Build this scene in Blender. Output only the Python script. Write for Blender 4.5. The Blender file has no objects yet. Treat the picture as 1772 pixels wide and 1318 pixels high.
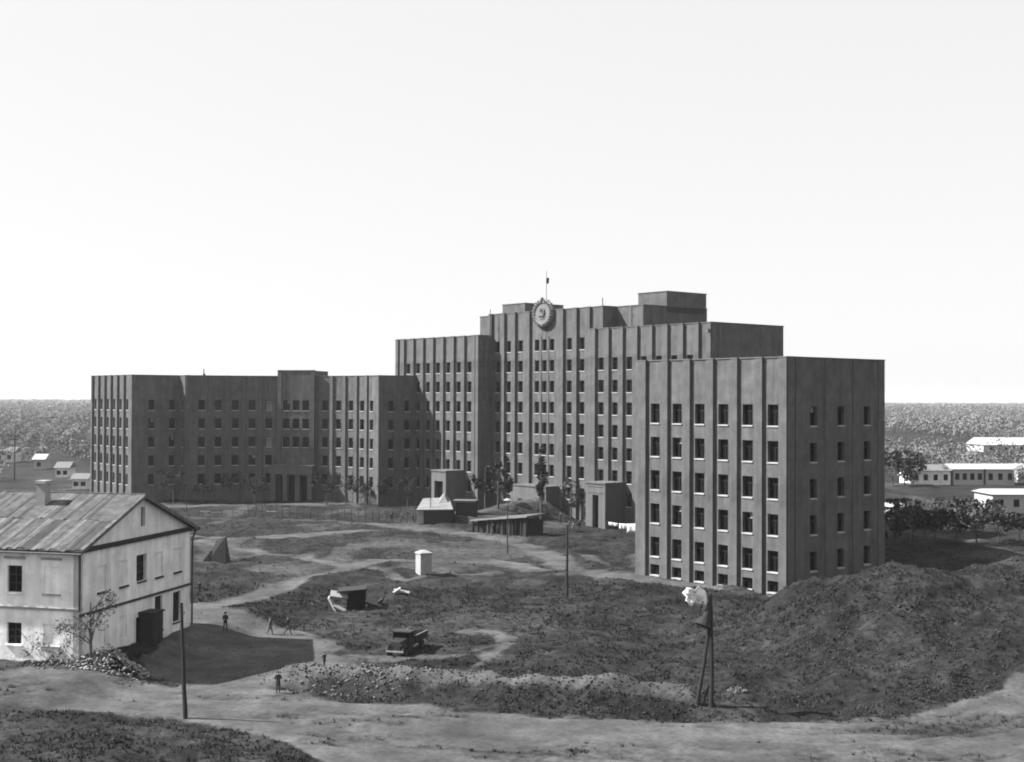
import bpy, math, random
import numpy as np
from mathutils import Matrix, Vector
random.seed(7); RNG = np.random.default_rng(11)
S = bpy.context.scene; COL = S.collection; PI = math.pi

# ------------------------------------------------------------------ camera, sky, sun, exposure
CAMZ = 22.0; F = 2253.9; PITCH = 0.01302; ROLL = 0.00418
cam = bpy.data.objects.new('camera', bpy.data.cameras.new('camera')); COL.objects.link(cam); S.camera = cam
cam.matrix_world = Matrix.Translation((0, 0, CAMZ)) @ Matrix.Rotation(PI/2 + PITCH, 4, 'X') @ Matrix.Rotation(ROLL, 4, 'Z')
cam.data.sensor_width = 36; cam.data.lens = F/1772*36; cam.data.clip_start = .5; cam.data.clip_end = 40000
SUN_EL = math.radians(43); SUN_AZ = math.atan2(-.993, .117)        # sun to the left
w = bpy.data.worlds.new('World'); S.world = w; w.use_nodes = True
nt = w.node_tree; bg = nt.nodes['Background']
sky = nt.nodes.new('ShaderNodeTexSky'); sky.sky_type = 'NISHITA'; sky.sun_disc = False
sky.sun_elevation = SUN_EL; sky.sun_rotation = SUN_AZ; sky.air_density = 1.0; sky.dust_density = 1.0; sky.ozone_density = 1
bw = nt.nodes.new('ShaderNodeRGBToBW')                              # black-and-white film
pw = nt.nodes.new('ShaderNodeMath'); pw.operation = 'POWER'; pw.inputs[1].default_value = .15      # thin white veil evens the sky out
mk = nt.nodes.new('ShaderNodeMath'); mk.operation = 'MULTIPLY'; mk.inputs[1].default_value = 1.68
nt.links.new(sky.outputs[0], bw.inputs[0]); nt.links.new(bw.outputs[0], pw.inputs[0]); nt.links.new(pw.outputs[0], mk.inputs[0]); nt.links.new(mk.outputs[0], bg.inputs[0]); bg.inputs[1].default_value = .15
sl = bpy.data.lights.new('sun', 'SUN'); sl.energy = 5; sl.angle = math.radians(.5)
so = bpy.data.objects.new('sun', sl); COL.objects.link(so); so.location = (-60, 20, 90)
tosun = Vector((math.sin(SUN_AZ)*math.cos(SUN_EL), math.cos(SUN_AZ)*math.cos(SUN_EL), math.sin(SUN_EL)))
so.rotation_euler = tosun.to_track_quat('Z', 'Y').to_euler()
S.view_settings.view_transform = 'Standard'; S.view_settings.look = 'None'; S.view_settings.gamma = 1
S.view_settings.use_curve_mapping = False; S.view_settings.exposure = 1.6
HAZE = .00008
try:
    S.cycles.filter_width = 1.9; S.cycles.volume_bounces = 1; S.cycles.max_bounces = 6
except Exception: pass

# ------------------------------------------------------------------ helpers
def unit(v): v = np.array(v, float); return v/np.linalg.norm(v)
def ray(px, py):                                                    # direction through a point of the photograph
    a, b = px-886, py-659; cr, sr = math.cos(ROLL), math.sin(ROLL)
    X = (a*cr+b*sr)/F; zc = -(-a*sr+b*cr)/F; c, s = math.cos(PITCH), math.sin(PITCH)
    return np.array([X, c-zc*s, s+zc*c])
def tab(n=256, seed=0): return np.random.default_rng(seed).random((n, n))
_T = [tab(seed=i) for i in range(6)]
def vn(x, y, k=0):
    x = np.asarray(x, float); y = np.asarray(y, float); T = _T[k % 6]
    xi = np.floor(x).astype(int); yi = np.floor(y).astype(int); fx = x-xi; fy = y-yi
    fx = fx*fx*(3-2*fx); fy = fy*fy*(3-2*fy)
    a = T[xi % 256, yi % 256]; b = T[(xi+1) % 256, yi % 256]; c = T[xi % 256, (yi+1) % 256]; d = T[(xi+1) % 256, (yi+1) % 256]
    return (a*(1-fx)+b*fx)*(1-fy)+(c*(1-fx)+d*fx)*fy
def fbm(x, y, o=4, k=0):
    r = 0; a = .5
    for i in range(o): r = r+a*(vn(x*2**i+17*i, y*2**i+5*i, k+i)-.5); a *= .5
    return r*2
def sst(a, b, x): t = np.clip((np.asarray(x, float)-a)/(b-a), 0, 1); return t*t*(3-2*t)
def segd(x, y, pts):                                                # distance to a polyline
    d = np.full(np.shape(x), 1e9)
    for (ax, ay), (bx, by) in zip(pts[:-1], pts[1:]):
        vx, vy = bx-ax, by-ay; t = np.clip(((x-ax)*vx+(y-ay)*vy)/(vx*vx+vy*vy+1e-9), 0, 1)
        d = np.minimum(d, np.hypot(x-ax-t*vx, y-ay-t*vy))
    return d
def P0(px, py, z=0.0):                                              # point of the plane at height z
    d = ray(px, py); k = (z-CAMZ)/d[2]; return (d[0]*k, d[1]*k)
def poly(*p, z=0.0): return [P0(a, b, z) for a, b in p]

# ------------------------------------------------------------------ lie of the land
MX = [-200, 15, 19, 22, 25, 29.5, 33, 36, 39, 43, 48, 60, 90, 140]; MH = [0, 0, .7, 2.2, 4.3, 6.0, 6.6, 6.7, 6.45, 6.7, 7.0, 6.4, 4, 1]
SPOIL = poly((505, 1172), (610, 1178), (760, 1192), (880, 1204), (1000, 1206), (1190, 1218))
BANK = [P0(795, 905, 0), P0(860, 899, 0), P0(935, 896, 0)]
def ruts(x, y):
    off = np.interp(x, [p[0] for p in R_UP], [p[1] for p in R_UP])-y+.8*fbm(x/18, y/30, 2, 3)
    return sum(np.exp(-((off-o)/.28)**2) for o in (2.0, 3.6, 5.6, 7.2, 10.4, 12.0))*(.4+1.2*vn(x/9, y/3, 2))
RIM = poly((560, 1010), (660, 990), (800, 1002), (930, 1012))
def height(x, y):
    x = np.asarray(x, float); y = np.asarray(y, float)
    h = 1.1*sst(2, 14, x)*sst(120, 134, y)*(1-sst(150, 175, y)) + (1-sst(-32.5, -27.5, x+.24*(y-101.8)*-1))*sst(90, 98, y)*(1-sst(128, 140, y))
    near = 1-sst(300, 420, y)
    h = h-.07*np.clip(ruts(x, y), 0, 1)*(y < 110)
    m = np.interp(x, MX, MH)
    prof = sst(89, 117, y+2*fbm(x/9, y/9, 2, 3))*(1-sst(120, 129, y))
    h = h+m*prof*(1+.16*fbm(x/5, y/5, 3, 2))
    h = h+1.1*np.exp(-((x-9)/13)**2-((y-104)/10)**2)                # the slope's low foot
    d = segd(x, y, SPOIL); h = h+1.1*np.exp(-(d/1.3)**2)*(1+.6*fbm(x/1.6, y/1.6, 3, 1))
    d = segd(x-0, y+2.6, SPOIL); h = h-.5*np.exp(-(d/1.2)**2)      # ditch on the road side
    d = segd(x, y, BANK); h = h+3.7*np.exp(-(d/4.6)**2)*(.45+.55*sst(BANK[0][0], BANK[-1][0], x))
    d = segd(x, y, RIM); h = h+.7*np.exp(-(d/3.0)**2)
    h = h+.9*np.exp(-((x+27)/14)**2-((y-74)/7.5)**2)                # grass bank bottom left
    rough = np.clip(1-wear(x, y)*1.1, .12, 1)
    h = h+near*rough*(.55*fbm(x/8, y/8, 3, 0)*1.5+.40*fbm(x/1.9, y/1.9, 4, 4))
    h = h+near*np.clip(m/4, 0, 1)*prof*(.55*fbm(x/1.0, y/1.0, 2, 5)+.9*fbm(x/4.5+3, y/4.5, 3, 1))
    return h
R_UP = [P0(a, b) for a, b in ((-300, 1178), (0, 1180), (150, 1172), (330, 1190), (500, 1203), (870, 1236), (1200, 1246), (1400, 1246), (1540, 1240), (1640, 1226), (1772, 1200), (1950, 1170))]
R_LO = [P0(a, b) for a, b in ((-300, 1222), (0, 1226), (200, 1236), (320, 1246), (430, 1268), (500, 1292), (560, 1325), (600, 1400))]
PATHS = [(2.8, 1.0, poly((345, 1058), (430, 1036), (520, 1004), (600, 985), (660, 968), (740, 972), (860, 972), (930, 985))),
         (2.2, .9, poly((350, 935), (395, 946), (500, 962), (560, 970), (620, 982))),
         (2.0, .9, poly((330, 925), (395, 931), (520, 928), (600, 918))),
         (3.6, 1.0, poly((470, 925), (560, 919), (640, 914), z=.3)),
         (4.2, .9, [P0(a, b, z) for a, b, z in ((640, 905, .2), (760, 915, .2), (870, 930, .3), (930, 945, .6), (980, 968, .9), (1060, 995, 1), (1130, 1008, 1), (1210, 1018, 1))]),
         (1.2, .8, poly((640, 975), (700, 990), (780, 982), (860, 975), z=1)),
         (1.0, .8, poly((795, 1178), (850, 1145), (880, 1118), (868, 1095), (800, 1092))),
         (1.8, .55, poly((540, 1125), (680, 1138), (800, 1135), (880, 1118))),
         (1.3, .6, poly((1010, 960), (1060, 980), (1100, 975), (1103, 960))),
         (7.0, .75, [P0(a, b, 0) for a, b in ((250, 876), (400, 874), (560, 873), (720, 872))]),
         (2.0, .6, [P0(a, b, 0) for a, b in ((340, 895), (520, 897), (640, 904))]),
         (5.5, 1.0, poly((345, 1050), (350, 1075), (420, 1090), (530, 1105), (540, 1150), (420, 1165), (380, 1185)))]
YARD = poly((335, 1068), (545, 1100), (545, 1165), (505, 1200), (330, 1200), (250, 1160), (300, 1100))
def inpoly(x, y, P):
    c = np.zeros(np.shape(x), bool); n = len(P)
    for i in range(n):
        (ax, ay), (bx, by) = P[i], P[(i+1) % n]
        c ^= ((ay > y) != (by > y)) & (x < (bx-ax)*(y-ay)/(by-ay+1e-12)+ax)
    return c
def road_mask(x, y):
    ux = [p[0] for p in R_UP]; uy = [p[1] for p in R_UP]; lx = [p[0] for p in R_LO]; ly = [p[1] for p in R_LO]
    n = .9*fbm(x/2.2, y/2.2, 3, 2)
    up = np.interp(x, ux, uy)+n
    lo = np.where(x > lx[-1], 30, np.interp(x, lx, ly))+n
    ex, ey = P0(1640, 1262); pt = 1-.75*np.exp(-((x-ex)/5)**2-((y-ey)/1.6)**2); ex, ey = P0(1050, 1300); pt = pt*(1-.35*np.exp(-((x-ex)/8)**2-((y-ey)/3)**2))
    return sst(-.9, .9, up-y)*sst(-.7, .7, y-lo)*pt
def path_mask(x, y):
    m = np.zeros(np.shape(x)); n = fbm(x/2.5, y/2.5, 4, 1)
    for wd, st, pts in PATHS:
        wd = wd*1.25; d = segd(x, y, pts)+n*1.4
        m = np.maximum(m, st*(1-sst(wd*.2, wd*.5+.9, d))*np.clip(.92+.9*fbm(x/3+7, y/5, 3, 2), .3, 1.1))
    m = np.maximum(m, .95*inpoly(x+n, y+n, YARD))
    return m
_wc = {}
def wear(x, y):
    k = (np.shape(x), float(np.sum(x)))
    if k in _wc: return _wc[k]
    r = np.maximum(road_mask(x, y)*.92*(1-.42*np.clip(ruts(x, y)*(.5+fbm(x/2, y, 3, 1)), 0, 1)*(y < 110))*(1-.35*sst(.0, .3, fbm(x/10, y/3, 3, 4))), path_mask(x, y))
    r = np.maximum(r, (.34+.16*sst(135, 170, y))*sst(-.02, .35, fbm(x/8, y/14, 5, 5))*(1-.8*sst(16, 24, x)*(y < 128)))     # worn patches
    r = np.maximum(r, .85*np.exp(-(segd(x, y+.3, SPOIL)/1.2)**2)); r = np.maximum(r, .6*np.exp(-(segd(x, y, BANK)/5)**2)); r = r*(1-.9*np.exp(-(segd(x, y+2.4, SPOIL)/1.0)**2))
    if np.size(x) > 1000: _wc[k] = r
    return r
def hz(x, y): return float(height(np.array([x]), np.array([y]))[0])
def G(px, py):                                                      # ground point under a point of the photograph
    d = ray(px, py); z = 1.0
    for _ in range(12):
        k = (z-CAMZ)/d[2]; z = .5*z+.5*hz(d[0]*k, d[1]*k)
    k = (z-CAMZ)/d[2]; return Vector((d[0]*k, d[1]*k, hz(d[0]*k, d[1]*k)))

# ------------------------------------------------------------------ materials (a grey world: the photograph is black and white)
def mat(name, v, var=.25, scale=1.5, rough=.9, bump=.0, bscale=8, spec=.2, streak=0, coords='Object'):
    m = bpy.data.materials.new(name); m.use_nodes = True; n = m.node_tree.nodes; l = m.node_tree.links
    b = n['Principled BSDF']; b.inputs['Roughness'].default_value = rough; b.inputs['Specular IOR Level'].default_value = spec
    tc = n.new('ShaderNodeTexCoord'); out = tc.outputs[coords]
    nz = n.new('ShaderNodeTexNoise'); nz.inputs['Scale'].default_value = scale; nz.inputs['Detail'].default_value = 8; nz.inputs['Roughness'].default_value = .65
    l.new(out, nz.inputs['Vector'])
    mr = n.new('ShaderNodeMapRange'); mr.inputs['From Min'].default_value = .3; mr.inputs['From Max'].default_value = .7
    mr.inputs['To Min'].default_value = v*(1-var); mr.inputs['To Max'].default_value = v*(1+var); l.new(nz.outputs['Fac'], mr.inputs['Value'])
    last = mr.outputs[0]
    if streak:                                                      # rain streaks and soot, stretched down the wall
        mp = n.new('ShaderNodeMapping'); mp.inputs['Scale'].default_value = (1.1, 1.1, .09); l.new(out, mp.inputs['Vector'])
        n2 = n.new('ShaderNodeTexNoise'); n2.inputs['Scale'].default_value = 1.2; n2.inputs['Detail'].default_value = 6; l.new(mp.outputs[0], n2.inputs['Vector'])
        m2 = n.new('ShaderNodeMapRange'); m2.inputs['From Min'].default_value = .3; m2.inputs['From Max'].default_value = .7
        m2.inputs['To Min'].default_value = 1-streak; m2.inputs['To Max'].default_value = 1+streak*.6; l.new(n2.outputs['Fac'], m2.inputs['Value'])
        mu = n.new('ShaderNodeMath'); mu.operation = 'MULTIPLY'; l.new(last, mu.inputs[0]); l.new(m2.outputs[0], mu.inputs[1]); last = mu.outputs[0]
    l.new(last, b.inputs['Base Color'])
    if bump:
        nb = n.new('ShaderNodeTexNoise'); nb.inputs['Scale'].default_value = bscale; nb.inputs['Detail'].default_value = 6; l.new(out, nb.inputs['Vector'])
        bp = n.new('ShaderNodeBump'); bp.inputs['Strength'].default_value = bump; bp.inputs['Distance'].default_value = .1
        l.new(nb.outputs['Fac'], bp.inputs['Height']); l.new(bp.outputs[0], b.inputs['Normal'])
    return m
M = dict(
    brick=mat('grey_brick', .09, .3, .6, .92, .35, 9, .1, .26), interior=mat('unlit_interior', .03, .1, 1, 1, 0, 8, 0),
    coping=mat('coping', .09, .2, 1), sill=mat('whitewashed_sill', .3, .12, 3), sashwood=mat('sash_wood', .018, .2, 4),
    pane=mat('window_glass', .005, .5, .7, .12, 0, 8, .12), leafdark=mat('dark_foliage', .018, .5, .7), blind=mat('pale_blind', .2, .1, 3),
    stone=mat('portal_stone', .10, .12, .8, .9, .2, 10, .1, .15), dark=mat('dark_opening', .012, .1, 1, 1, 0, 8, 0),
    lit_whitewash=mat('lit_whitewash', .8, .22, .5, .95, .3, 3, .1, .2), plaster=mat('grey_plaster', .66, .2, .6, .95, .25, 3, .1, .2),  # front wash is paler than the gable plaster: its light painted in
    roofing=mat('roof_board', .075, .5, 1.1, .9, .2, 6, .1), roofing2=mat('roof_board_pale', .10, .5, 1.1, .9, .2, 6, .1), roofing3=mat('roof_board_dark', .045, .35, .8, .9, .2, 6, .1),
    wood=mat('weathered_timber', .04, .3, 3), wood2=mat('tarred_timber', .025, .3, 3), iron=mat('dark_metal', .03, .3, 4, .6, 0, 8, .4),
    white=mat('white_cloth', .6, .15, 2), shedroof=mat('pale_sheeting', .16, .3, 1.0), stones=mat('pale_stone', .10, .5, 1.5), concrete=mat('pale_plaster', .26, .15, 1.2, .95, .2, 6), rubble=mat('rubble', .035, .5, .6, .95),
    bark=mat('bark', .06, .3, 3), leaf=mat('foliage', .045, .6, .7, .9), leaf2=mat('foliage_pale', .08, .5, .5, .9), twig=mat('twigs', .10, .3, 2),
    farwood=mat('haze_paled_foliage', .13, .25, .02, .95), tuft=mat('dry_grass', .024, .9, .9, .95), skin=mat('skin', .35, .05, 5), coat=mat('dark_coat', .03, .2, 5), coat2=mat('grey_coat', .07, .2, 5),  # the far leaves are paled in colour to stand for distance haze
    trousers=mat('trousers', .045, .2, 5), rubber=mat('rubber', .02, .2, 5), paint=mat('dark_lorry_paint', .015, .25, 3, .55, 0, 8, .4), plastercast=mat('cast_plaster', .14, .15, 1.5, .9, .1, 4),
    thatch=mat('earth_roof', .09, .35, 1.2, .95, .4, 5), brightwall=mat('far_whitewash', .33, .05, .3), farroof=mat('far_roof', .13, .1, .3))

def ground_mat():
    m = bpy.data.materials.new('bare_earth_and_grass'); m.use_nodes = True; n = m.node_tree.nodes; l = m.node_tree.links
    b = n['Principled BSDF']; b.inputs['Roughness'].default_value = .95; b.inputs['Specular IOR Level'].default_value = .1
    geo = n.new('ShaderNodeNewGeometry'); at = n.new('ShaderNodeAttribute'); at.attribute_name = 'wear'
    def noise(sc, det=8, rough=.6):
        q = n.new('ShaderNodeTexNoise'); q.inputs['Scale'].default_value = sc; q.inputs['Detail'].default_value = det; q.inputs['Roughness'].default_value = rough
        l.new(geo.outputs['Position'], q.inputs['Vector']); return q.outputs['Fac']
    def rng(src, a, b_, c, d):
        q = n.new('ShaderNodeMapRange'); l.new(src, q.inputs['Value'])
        for i, v in zip(('From Min', 'From Max', 'To Min', 'To Max'), (a, b_, c, d)): q.inputs[i].default_value = v
        return q.outputs[0]
    def mul(a, b_):
        q = n.new('ShaderNodeMath'); q.operation = 'MULTIPLY'; l.new(a, q.inputs[0]); l.new(b_, q.inputs[1]); return q.outputs[0]
    def add(a, b_):
        q = n.new('ShaderNodeMath'); q.operation = 'ADD'; l.new(a, q.inputs[0]); l.new(b_, q.inputs[1]); return q.outputs[0]
    grass = mul(rng(noise(.16), .35, .65, .007, .021), mul(rng(noise(1.6, 10, .8), .36, .64, .2, 1.9), rng(noise(.5, 6, .6), .35, .65, .6, 1.45)))
    dirt = mul(mul(rng(noise(.10), .32, .68, .042, .09), rng(noise(.45, 6), .35, .65, .7, 1.25)), rng(noise(2.5, 10, .75), .3, .7, .6, 1.35))
    wr = rng(add(at.outputs['Fac'], rng(noise(1.1, 8, .7), .3, .7, -.28, .28)), .25, .75, 0, 1)
    mx = n.new('ShaderNodeMix'); mx.data_type = 'FLOAT'; l.new(wr, mx.inputs[0]); l.new(grass, mx.inputs[2]); l.new(dirt, mx.inputs[3])
    l.new(mx.outputs[0], b.inputs['Base Color'])
    bp = n.new('ShaderNodeBump'); bp.inputs['Strength'].default_value = .6; bp.inputs['Distance'].default_value = .12
    l.new(noise(3.5, 8, .7), bp.inputs['Height']); l.new(bp.outputs[0], b.inputs['Normal'])
    return m
M['ground'] = ground_mat()

# ------------------------------------------------------------------ mesh building
class MB:
    def __init__(s): s.v = []; s.f = []; s.m = []; s.k = 0
    def face(s, pts, m=0):
        b = len(s.v); s.v += [tuple(p) for p in pts]; s.f.append(tuple(range(b, b+len(pts)))); s.m.append(m)
    def hexa(s, p, m=0):                                            # 8 corners: bottom four, top four
        b = len(s.v); s.v += [tuple(q) for q in p]
        for f in ((0, 3, 2, 1), (4, 5, 6, 7), (0, 1, 5, 4), (1, 2, 6, 5), (2, 3, 7, 6), (3, 0, 4, 7)):
            s.f.append(tuple(b+i for i in f)); s.m.append(m)
    def box(s, x0, x1, y0, y1, z0, z1, m=0):
        s.hexa([(x0, y0, z0), (x1, y0, z0), (x1, y1, z0), (x0, y1, z0), (x0, y0, z1), (x1, y0, z1), (x1, y1, z1), (x0, y1, z1)], m)
    def obox(s, o, d, l0, l1, i0, i1, z0, z1, m=0):                 # along d from l0 to l1, inward i0..i1
        d = np.array(d, float); q = np.array([-d[1], d[0]]); o = np.array(o[:2], float)
        c = [o+d*l0+q*i0, o+d*l1+q*i0, o+d*l1+q*i1, o+d*l0+q*i1]
        s.hexa([(a[0], a[1], z0) for a in c]+[(a[0], a[1], z1) for a in c], m)
    def prism(s, pts, z0, z1, m=0):
        n = len(pts); b = len(s.v); s.v += [(x, y, z0) for x, y in pts]+[(x, y, z1) for x, y in pts]
        for i in range(n): j = (i+1) % n; s.f.append((b+i, b+j, b+n+j, b+n+i)); s.m.append(m)
        s.f.append(tuple(b+n+i for i in range(n))); s.m.append(m); s.f.append(tuple(b+i for i in reversed(range(n)))); s.m.append(m)
    def tube(s, pts, rad, n=6, m=0, cap=True):
        pts = [Vector(p) for p in pts]; rad = rad if hasattr(rad, '__len__') else [rad]*len(pts); b = len(s.v)
        for i, p in enumerate(pts):
            t = (pts[min(i+1, len(pts)-1)]-pts[max(i-1, 0)]).normalized(); a = t.orthogonal().normalized(); c = t.cross(a)
            if i and abs(a.dot(pa)) < .99:
                a = (pa-t*pa.dot(t)).normalized(); c = t.cross(a)
            pa = a
            for k in range(n): q = 2*PI*k/n; s.v.append(tuple(p+(a*math.cos(q)+c*math.sin(q))*rad[i]))
        for i in range(len(pts)-1):
            for k in range(n): k2 = (k+1) % n; s.f.append((b+i*n+k, b+i*n+k2, b+(i+1)*n+k2, b+(i+1)*n+k)); s.m.append(m)
        if cap:
            s.f.append(tuple(b+k for k in reversed(range(n)))); s.m.append(m)
            e = b+(len(pts)-1)*n; s.f.append(tuple(e+k for k in range(n))); s.m.append(m)
    def build(s, name, mats, parent=None, smooth=False):
        me = bpy.data.meshes.new(name); me.from_pydata(s.v, [], s.f)
        for q in (mats if isinstance(mats, (list, tuple)) else [mats]): me.materials.append(q)
        if any(s.m): me.polygons.foreach_set('material_index', s.m)
        if smooth: me.polygons.foreach_set('use_smooth', [True]*len(s.f))
        me.update(); return link(name, me, parent)
def link(name, me, parent=None, loc=None, rz=0):
    o = bpy.data.objects.new(name, me); COL.objects.link(o)
    if parent: o.parent = parent
    if loc is not None: o.location = loc
    if rz: o.rotation_euler[2] = rz
    return o
def tag(o, label=None, cat=None, group=None, kind=None):
    for k, v in (('label', label), ('category', cat), ('group', group), ('kind', kind)):
        if v: o[k] = v
    return o
def thing(name, label, cat, loc, rz=0, group=None):
    o = link(name, None, None, loc, rz); o.empty_display_size = .3; return tag(o, label, cat, group)
def copy_tree(o, loc=None, rz=None, label=None, parent=None):
    c = o.copy(); COL.objects.link(c); c.parent = parent
    if loc is not None: c.location = loc
    if rz is not None: c.rotation_euler[2] = rz
    if label: c['label'] = label
    for ch in list(o.children): copy_tree(ch, parent=c)
    return c
def np_mesh(name, V, T, mats, parent=None, mi=None, smooth=False):
    me = bpy.data.meshes.new(name); V = np.asarray(V, np.float32); T = np.asarray(T, np.int32); k = T.shape[1]
    me.vertices.add(len(V)); me.vertices.foreach_set('co', V.ravel()); me.loops.add(T.size); me.loops.foreach_set('vertex_index', T.ravel())
    me.polygons.add(len(T)); me.polygons.foreach_set('loop_start', np.arange(0, T.size, k, dtype=np.int32)); me.polygons.foreach_set('loop_total', np.full(len(T), k, np.int32))
    for q in (mats if isinstance(mats, (list, tuple)) else [mats]): me.materials.append(q)
    if mi is not None: me.polygons.foreach_set('material_index', mi)
    if smooth: me.polygons.foreach_set('use_smooth', np.ones(len(T), bool))
    me.update(calc_edges=True); me.validate(); return link(name, me, parent)

# ------------------------------------------------------------------ ground, road and paths
def axis(parts):
    a = []
    for lo, hi, st in parts: a += list(np.arange(lo, hi, st))
    return np.array(a+[parts[-1][1]])
gx = axis([(-6000, -1500, 500), (-1500, -400, 100), (-400, -130, 15), (-130, -62, 2), (-62, 62, .42), (62, 130, 2), (130, 400, 15), (400, 1500, 100), (1500, 6000, 500)])
gy = axis([(-400, -40, 40), (-40, 60, 5), (60, 72, 1), (72, 140, .36), (140, 215, .6), (215, 300, 1.1), (300, 420, 6), (420, 1000, 40), (1000, 9000, 400)])
XX, YY = np.meshgrid(gx, gy, indexing='xy'); ny, nx = XX.shape
WW = wear(XX, YY); ZZ = height(XX, YY); RM = road_mask(XX, YY)
far = sst(300, 500, YY); WW = WW*(1-far)+far*.35*sst(.0, .3, fbm(XX/60, YY/90, 3, 2))
idx = np.arange(nx*ny).reshape(ny, nx)
Q = np.stack([idx[:-1, :-1], idx[:-1, 1:], idx[1:, 1:], idx[1:, :-1]], -1).reshape(-1, 4)
fw = (WW.ravel()[Q]).mean(1); fr = (RM.ravel()[Q]).mean(1)
fy = YY.ravel()[Q].mean(1)
isroad = (fr > .5) & (np.abs(XX.ravel()[Q].mean(1)) < 130); ispath = (~isroad) & (fw > .5) & (fy < 300)
V = np.stack([XX.ravel(), YY.ravel(), ZZ.ravel()], 1)
for nm, sel in (('ground', ~isroad & ~ispath), ('dirt_road', isroad), ('footpath', ispath)):
    q = Q[sel]; used, inv = np.unique(q, return_inverse=True)
    o = np_mesh(nm, V[used], inv.reshape(-1, 4), M['ground'], smooth=True); o['kind'] = 'structure'
    at = o.data.attributes.new('wear', 'FLOAT', 'POINT'); at.data.foreach_set('value', WW.ravel()[used].astype(np.float32))
# ------------------------------------------------------------------ the unfinished government building
TH = .6851; BX, BY = 29.1834, 137.4966
bld = thing('office_building', 'huge brick office building with stepped flat-roofed blocks, vertical piers and a crest', 'building', (BX, BY, 0), TH)
def B2W(t, s, z=0):                                                 # building plan (t = depth, s = along the front) to world
    return Vector((BX-math.sin(TH)*s+math.cos(TH)*t, BY+math.cos(TH)*s+math.sin(TH)*t, z))
SILLS = [19.12-3.9*i for i in range(5)]                             # upper five storeys of the wings; higher blocks add storeys
WZ, IZ, CZ, TZ = 26.4, 34.15, 38.35, 41.05
_win = {}
def window_mesh(wd, h, kind=0):
    k = (round(wd, 2), round(h, 2), kind)
    if k in _win: return _win[k]
    b = MB(); W = wd/2; d0, d1 = .36, .42; fr = .07                 # x along the wall, y inwards, z up from the sill
    b.box(-W, W, d1+.02, d1+.05, 0, h, 1 if kind != 2 else 3)       # panes
    for x in (-W, W-fr): b.box(x, x+fr, d0, d1+.02, 0, h, 0)
    b.box(-W+fr, W-fr, d0+.001, d1+.02, h-fr, h, 0); b.box(-W+fr, W-fr, d0+.001, d1+.02, 0, fr, 0)
    b.box(-W+fr, W-fr, d0+.01, d1+.02, h*.66, h*.66+.07, 0)
    b.box(-.03, .03, d0+.015, d1+.02, fr, h*.66, 0)
    if kind == 1: b.box(.04, W-fr, d1+.004, d1+.016, h*.68, h-fr, 3)
    b.box(-W-.02, W+.02, -.10, d1-.06, -.12, .03, 2)                # projecting sill
    me = bpy.data.meshes.new('window'); me.from_pydata(b.v, [], b.f)
    for q in ('sashwood', 'pane', 'sill', 'blind'): me.materials.append(M[q])
    me.polygons.foreach_set('material_index', b.m); me.update(); _win[k] = me; return me
def wall(b, parent, p0, d, L, z0, z1, cols=(), th=.5, wn='window', kinds=None, m=0, sills=True):
    """slab with real openings; cols = [(centre, width, height, [sill heights])]"""
    d = unit(d); e = 0.0; inw = np.array([-d[1], d[0]]); p0 = np.array(p0, float); rz = math.atan2(d[1], d[0])
    for c, wd, h, zs in sorted(cols):
        if c-wd/2 > e: b.obox(p0, d, e, c-wd/2, 0, th, z0, z1, m)
        zz = z0
        for k, z in enumerate(sorted(zs)):
            lo = z-.12 if z-.12 > zz else zz
            b.obox(p0, d, c-wd/2, c+wd/2, 0, th, zz, z, m); zz = z+h
            q = p0+d*c; kd = 0
            if kinds and (round(c, 1), round(z, 1)) in kinds: kd = kinds[(round(c, 1), round(z, 1))]
            elif random.random() < .06: kd = 1
            link(wn, window_mesh(wd, h, kd), parent, (q[0], q[1], z), rz)
        b.obox(p0, d, c-wd/2, c+wd/2, 0, th, zz, z1, m); e = c+wd/2
    if e < L: b.obox(p0, d, e, L, 0, th, z0, z1, m)
_pier = {}
def piers(parent, p0, d, spans, z0, z1, out=.34, m='brick'):
    d = unit(d); p0 = np.array(p0, float); rz = math.atan2(d[1], d[0])
    for a, c in spans:
        k = (round(c-a, 2), z0, z1, out)
        if k not in _pier:
            b = MB(); w2 = (c-a)/2; b.box(-w2, w2, -out, .0, z0, z1); b.box(-w2-.04, w2+.04, -out-.04, .1, z1, z1+.14)
            me = bpy.data.meshes.new('pier'); me.from_pydata(b.v, [], b.f); me.materials.append(M[m]); me.materials.append(M['coping']); me.polygons.foreach_set('material_index', [0]*6+[1]*6); _pier[k] = me
        q = p0+d*(a+c)/2; link('pier', _pier[k], parent, (q[0], q[1], 0), rz)
def coping(parent, pts, z, out=.10, wd=.55, closed=False):
    b = MB(); n = len(pts)
    for i in range(n-1 if not closed else n):
        a = np.array(pts[i], float); c = np.array(pts[(i+1) % n], float); L = np.linalg.norm(c-a)
        b.obox(a, (c-a)/L, -out+.002*i, L, -out, wd, z, z+.13+.004*(i % 2))
    b.build('coping', M['coping'], parent)
N1 = (0, -1); N2 = (1, 0)                                           # directions along fronts / along returns, as seen from outside (x = t, y = s)

def reg(c0, step, n, wd, h, zs): return [(c0+step*i, wd, h, zs) for i in range(n)]
BASEZ = 1.35
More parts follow.
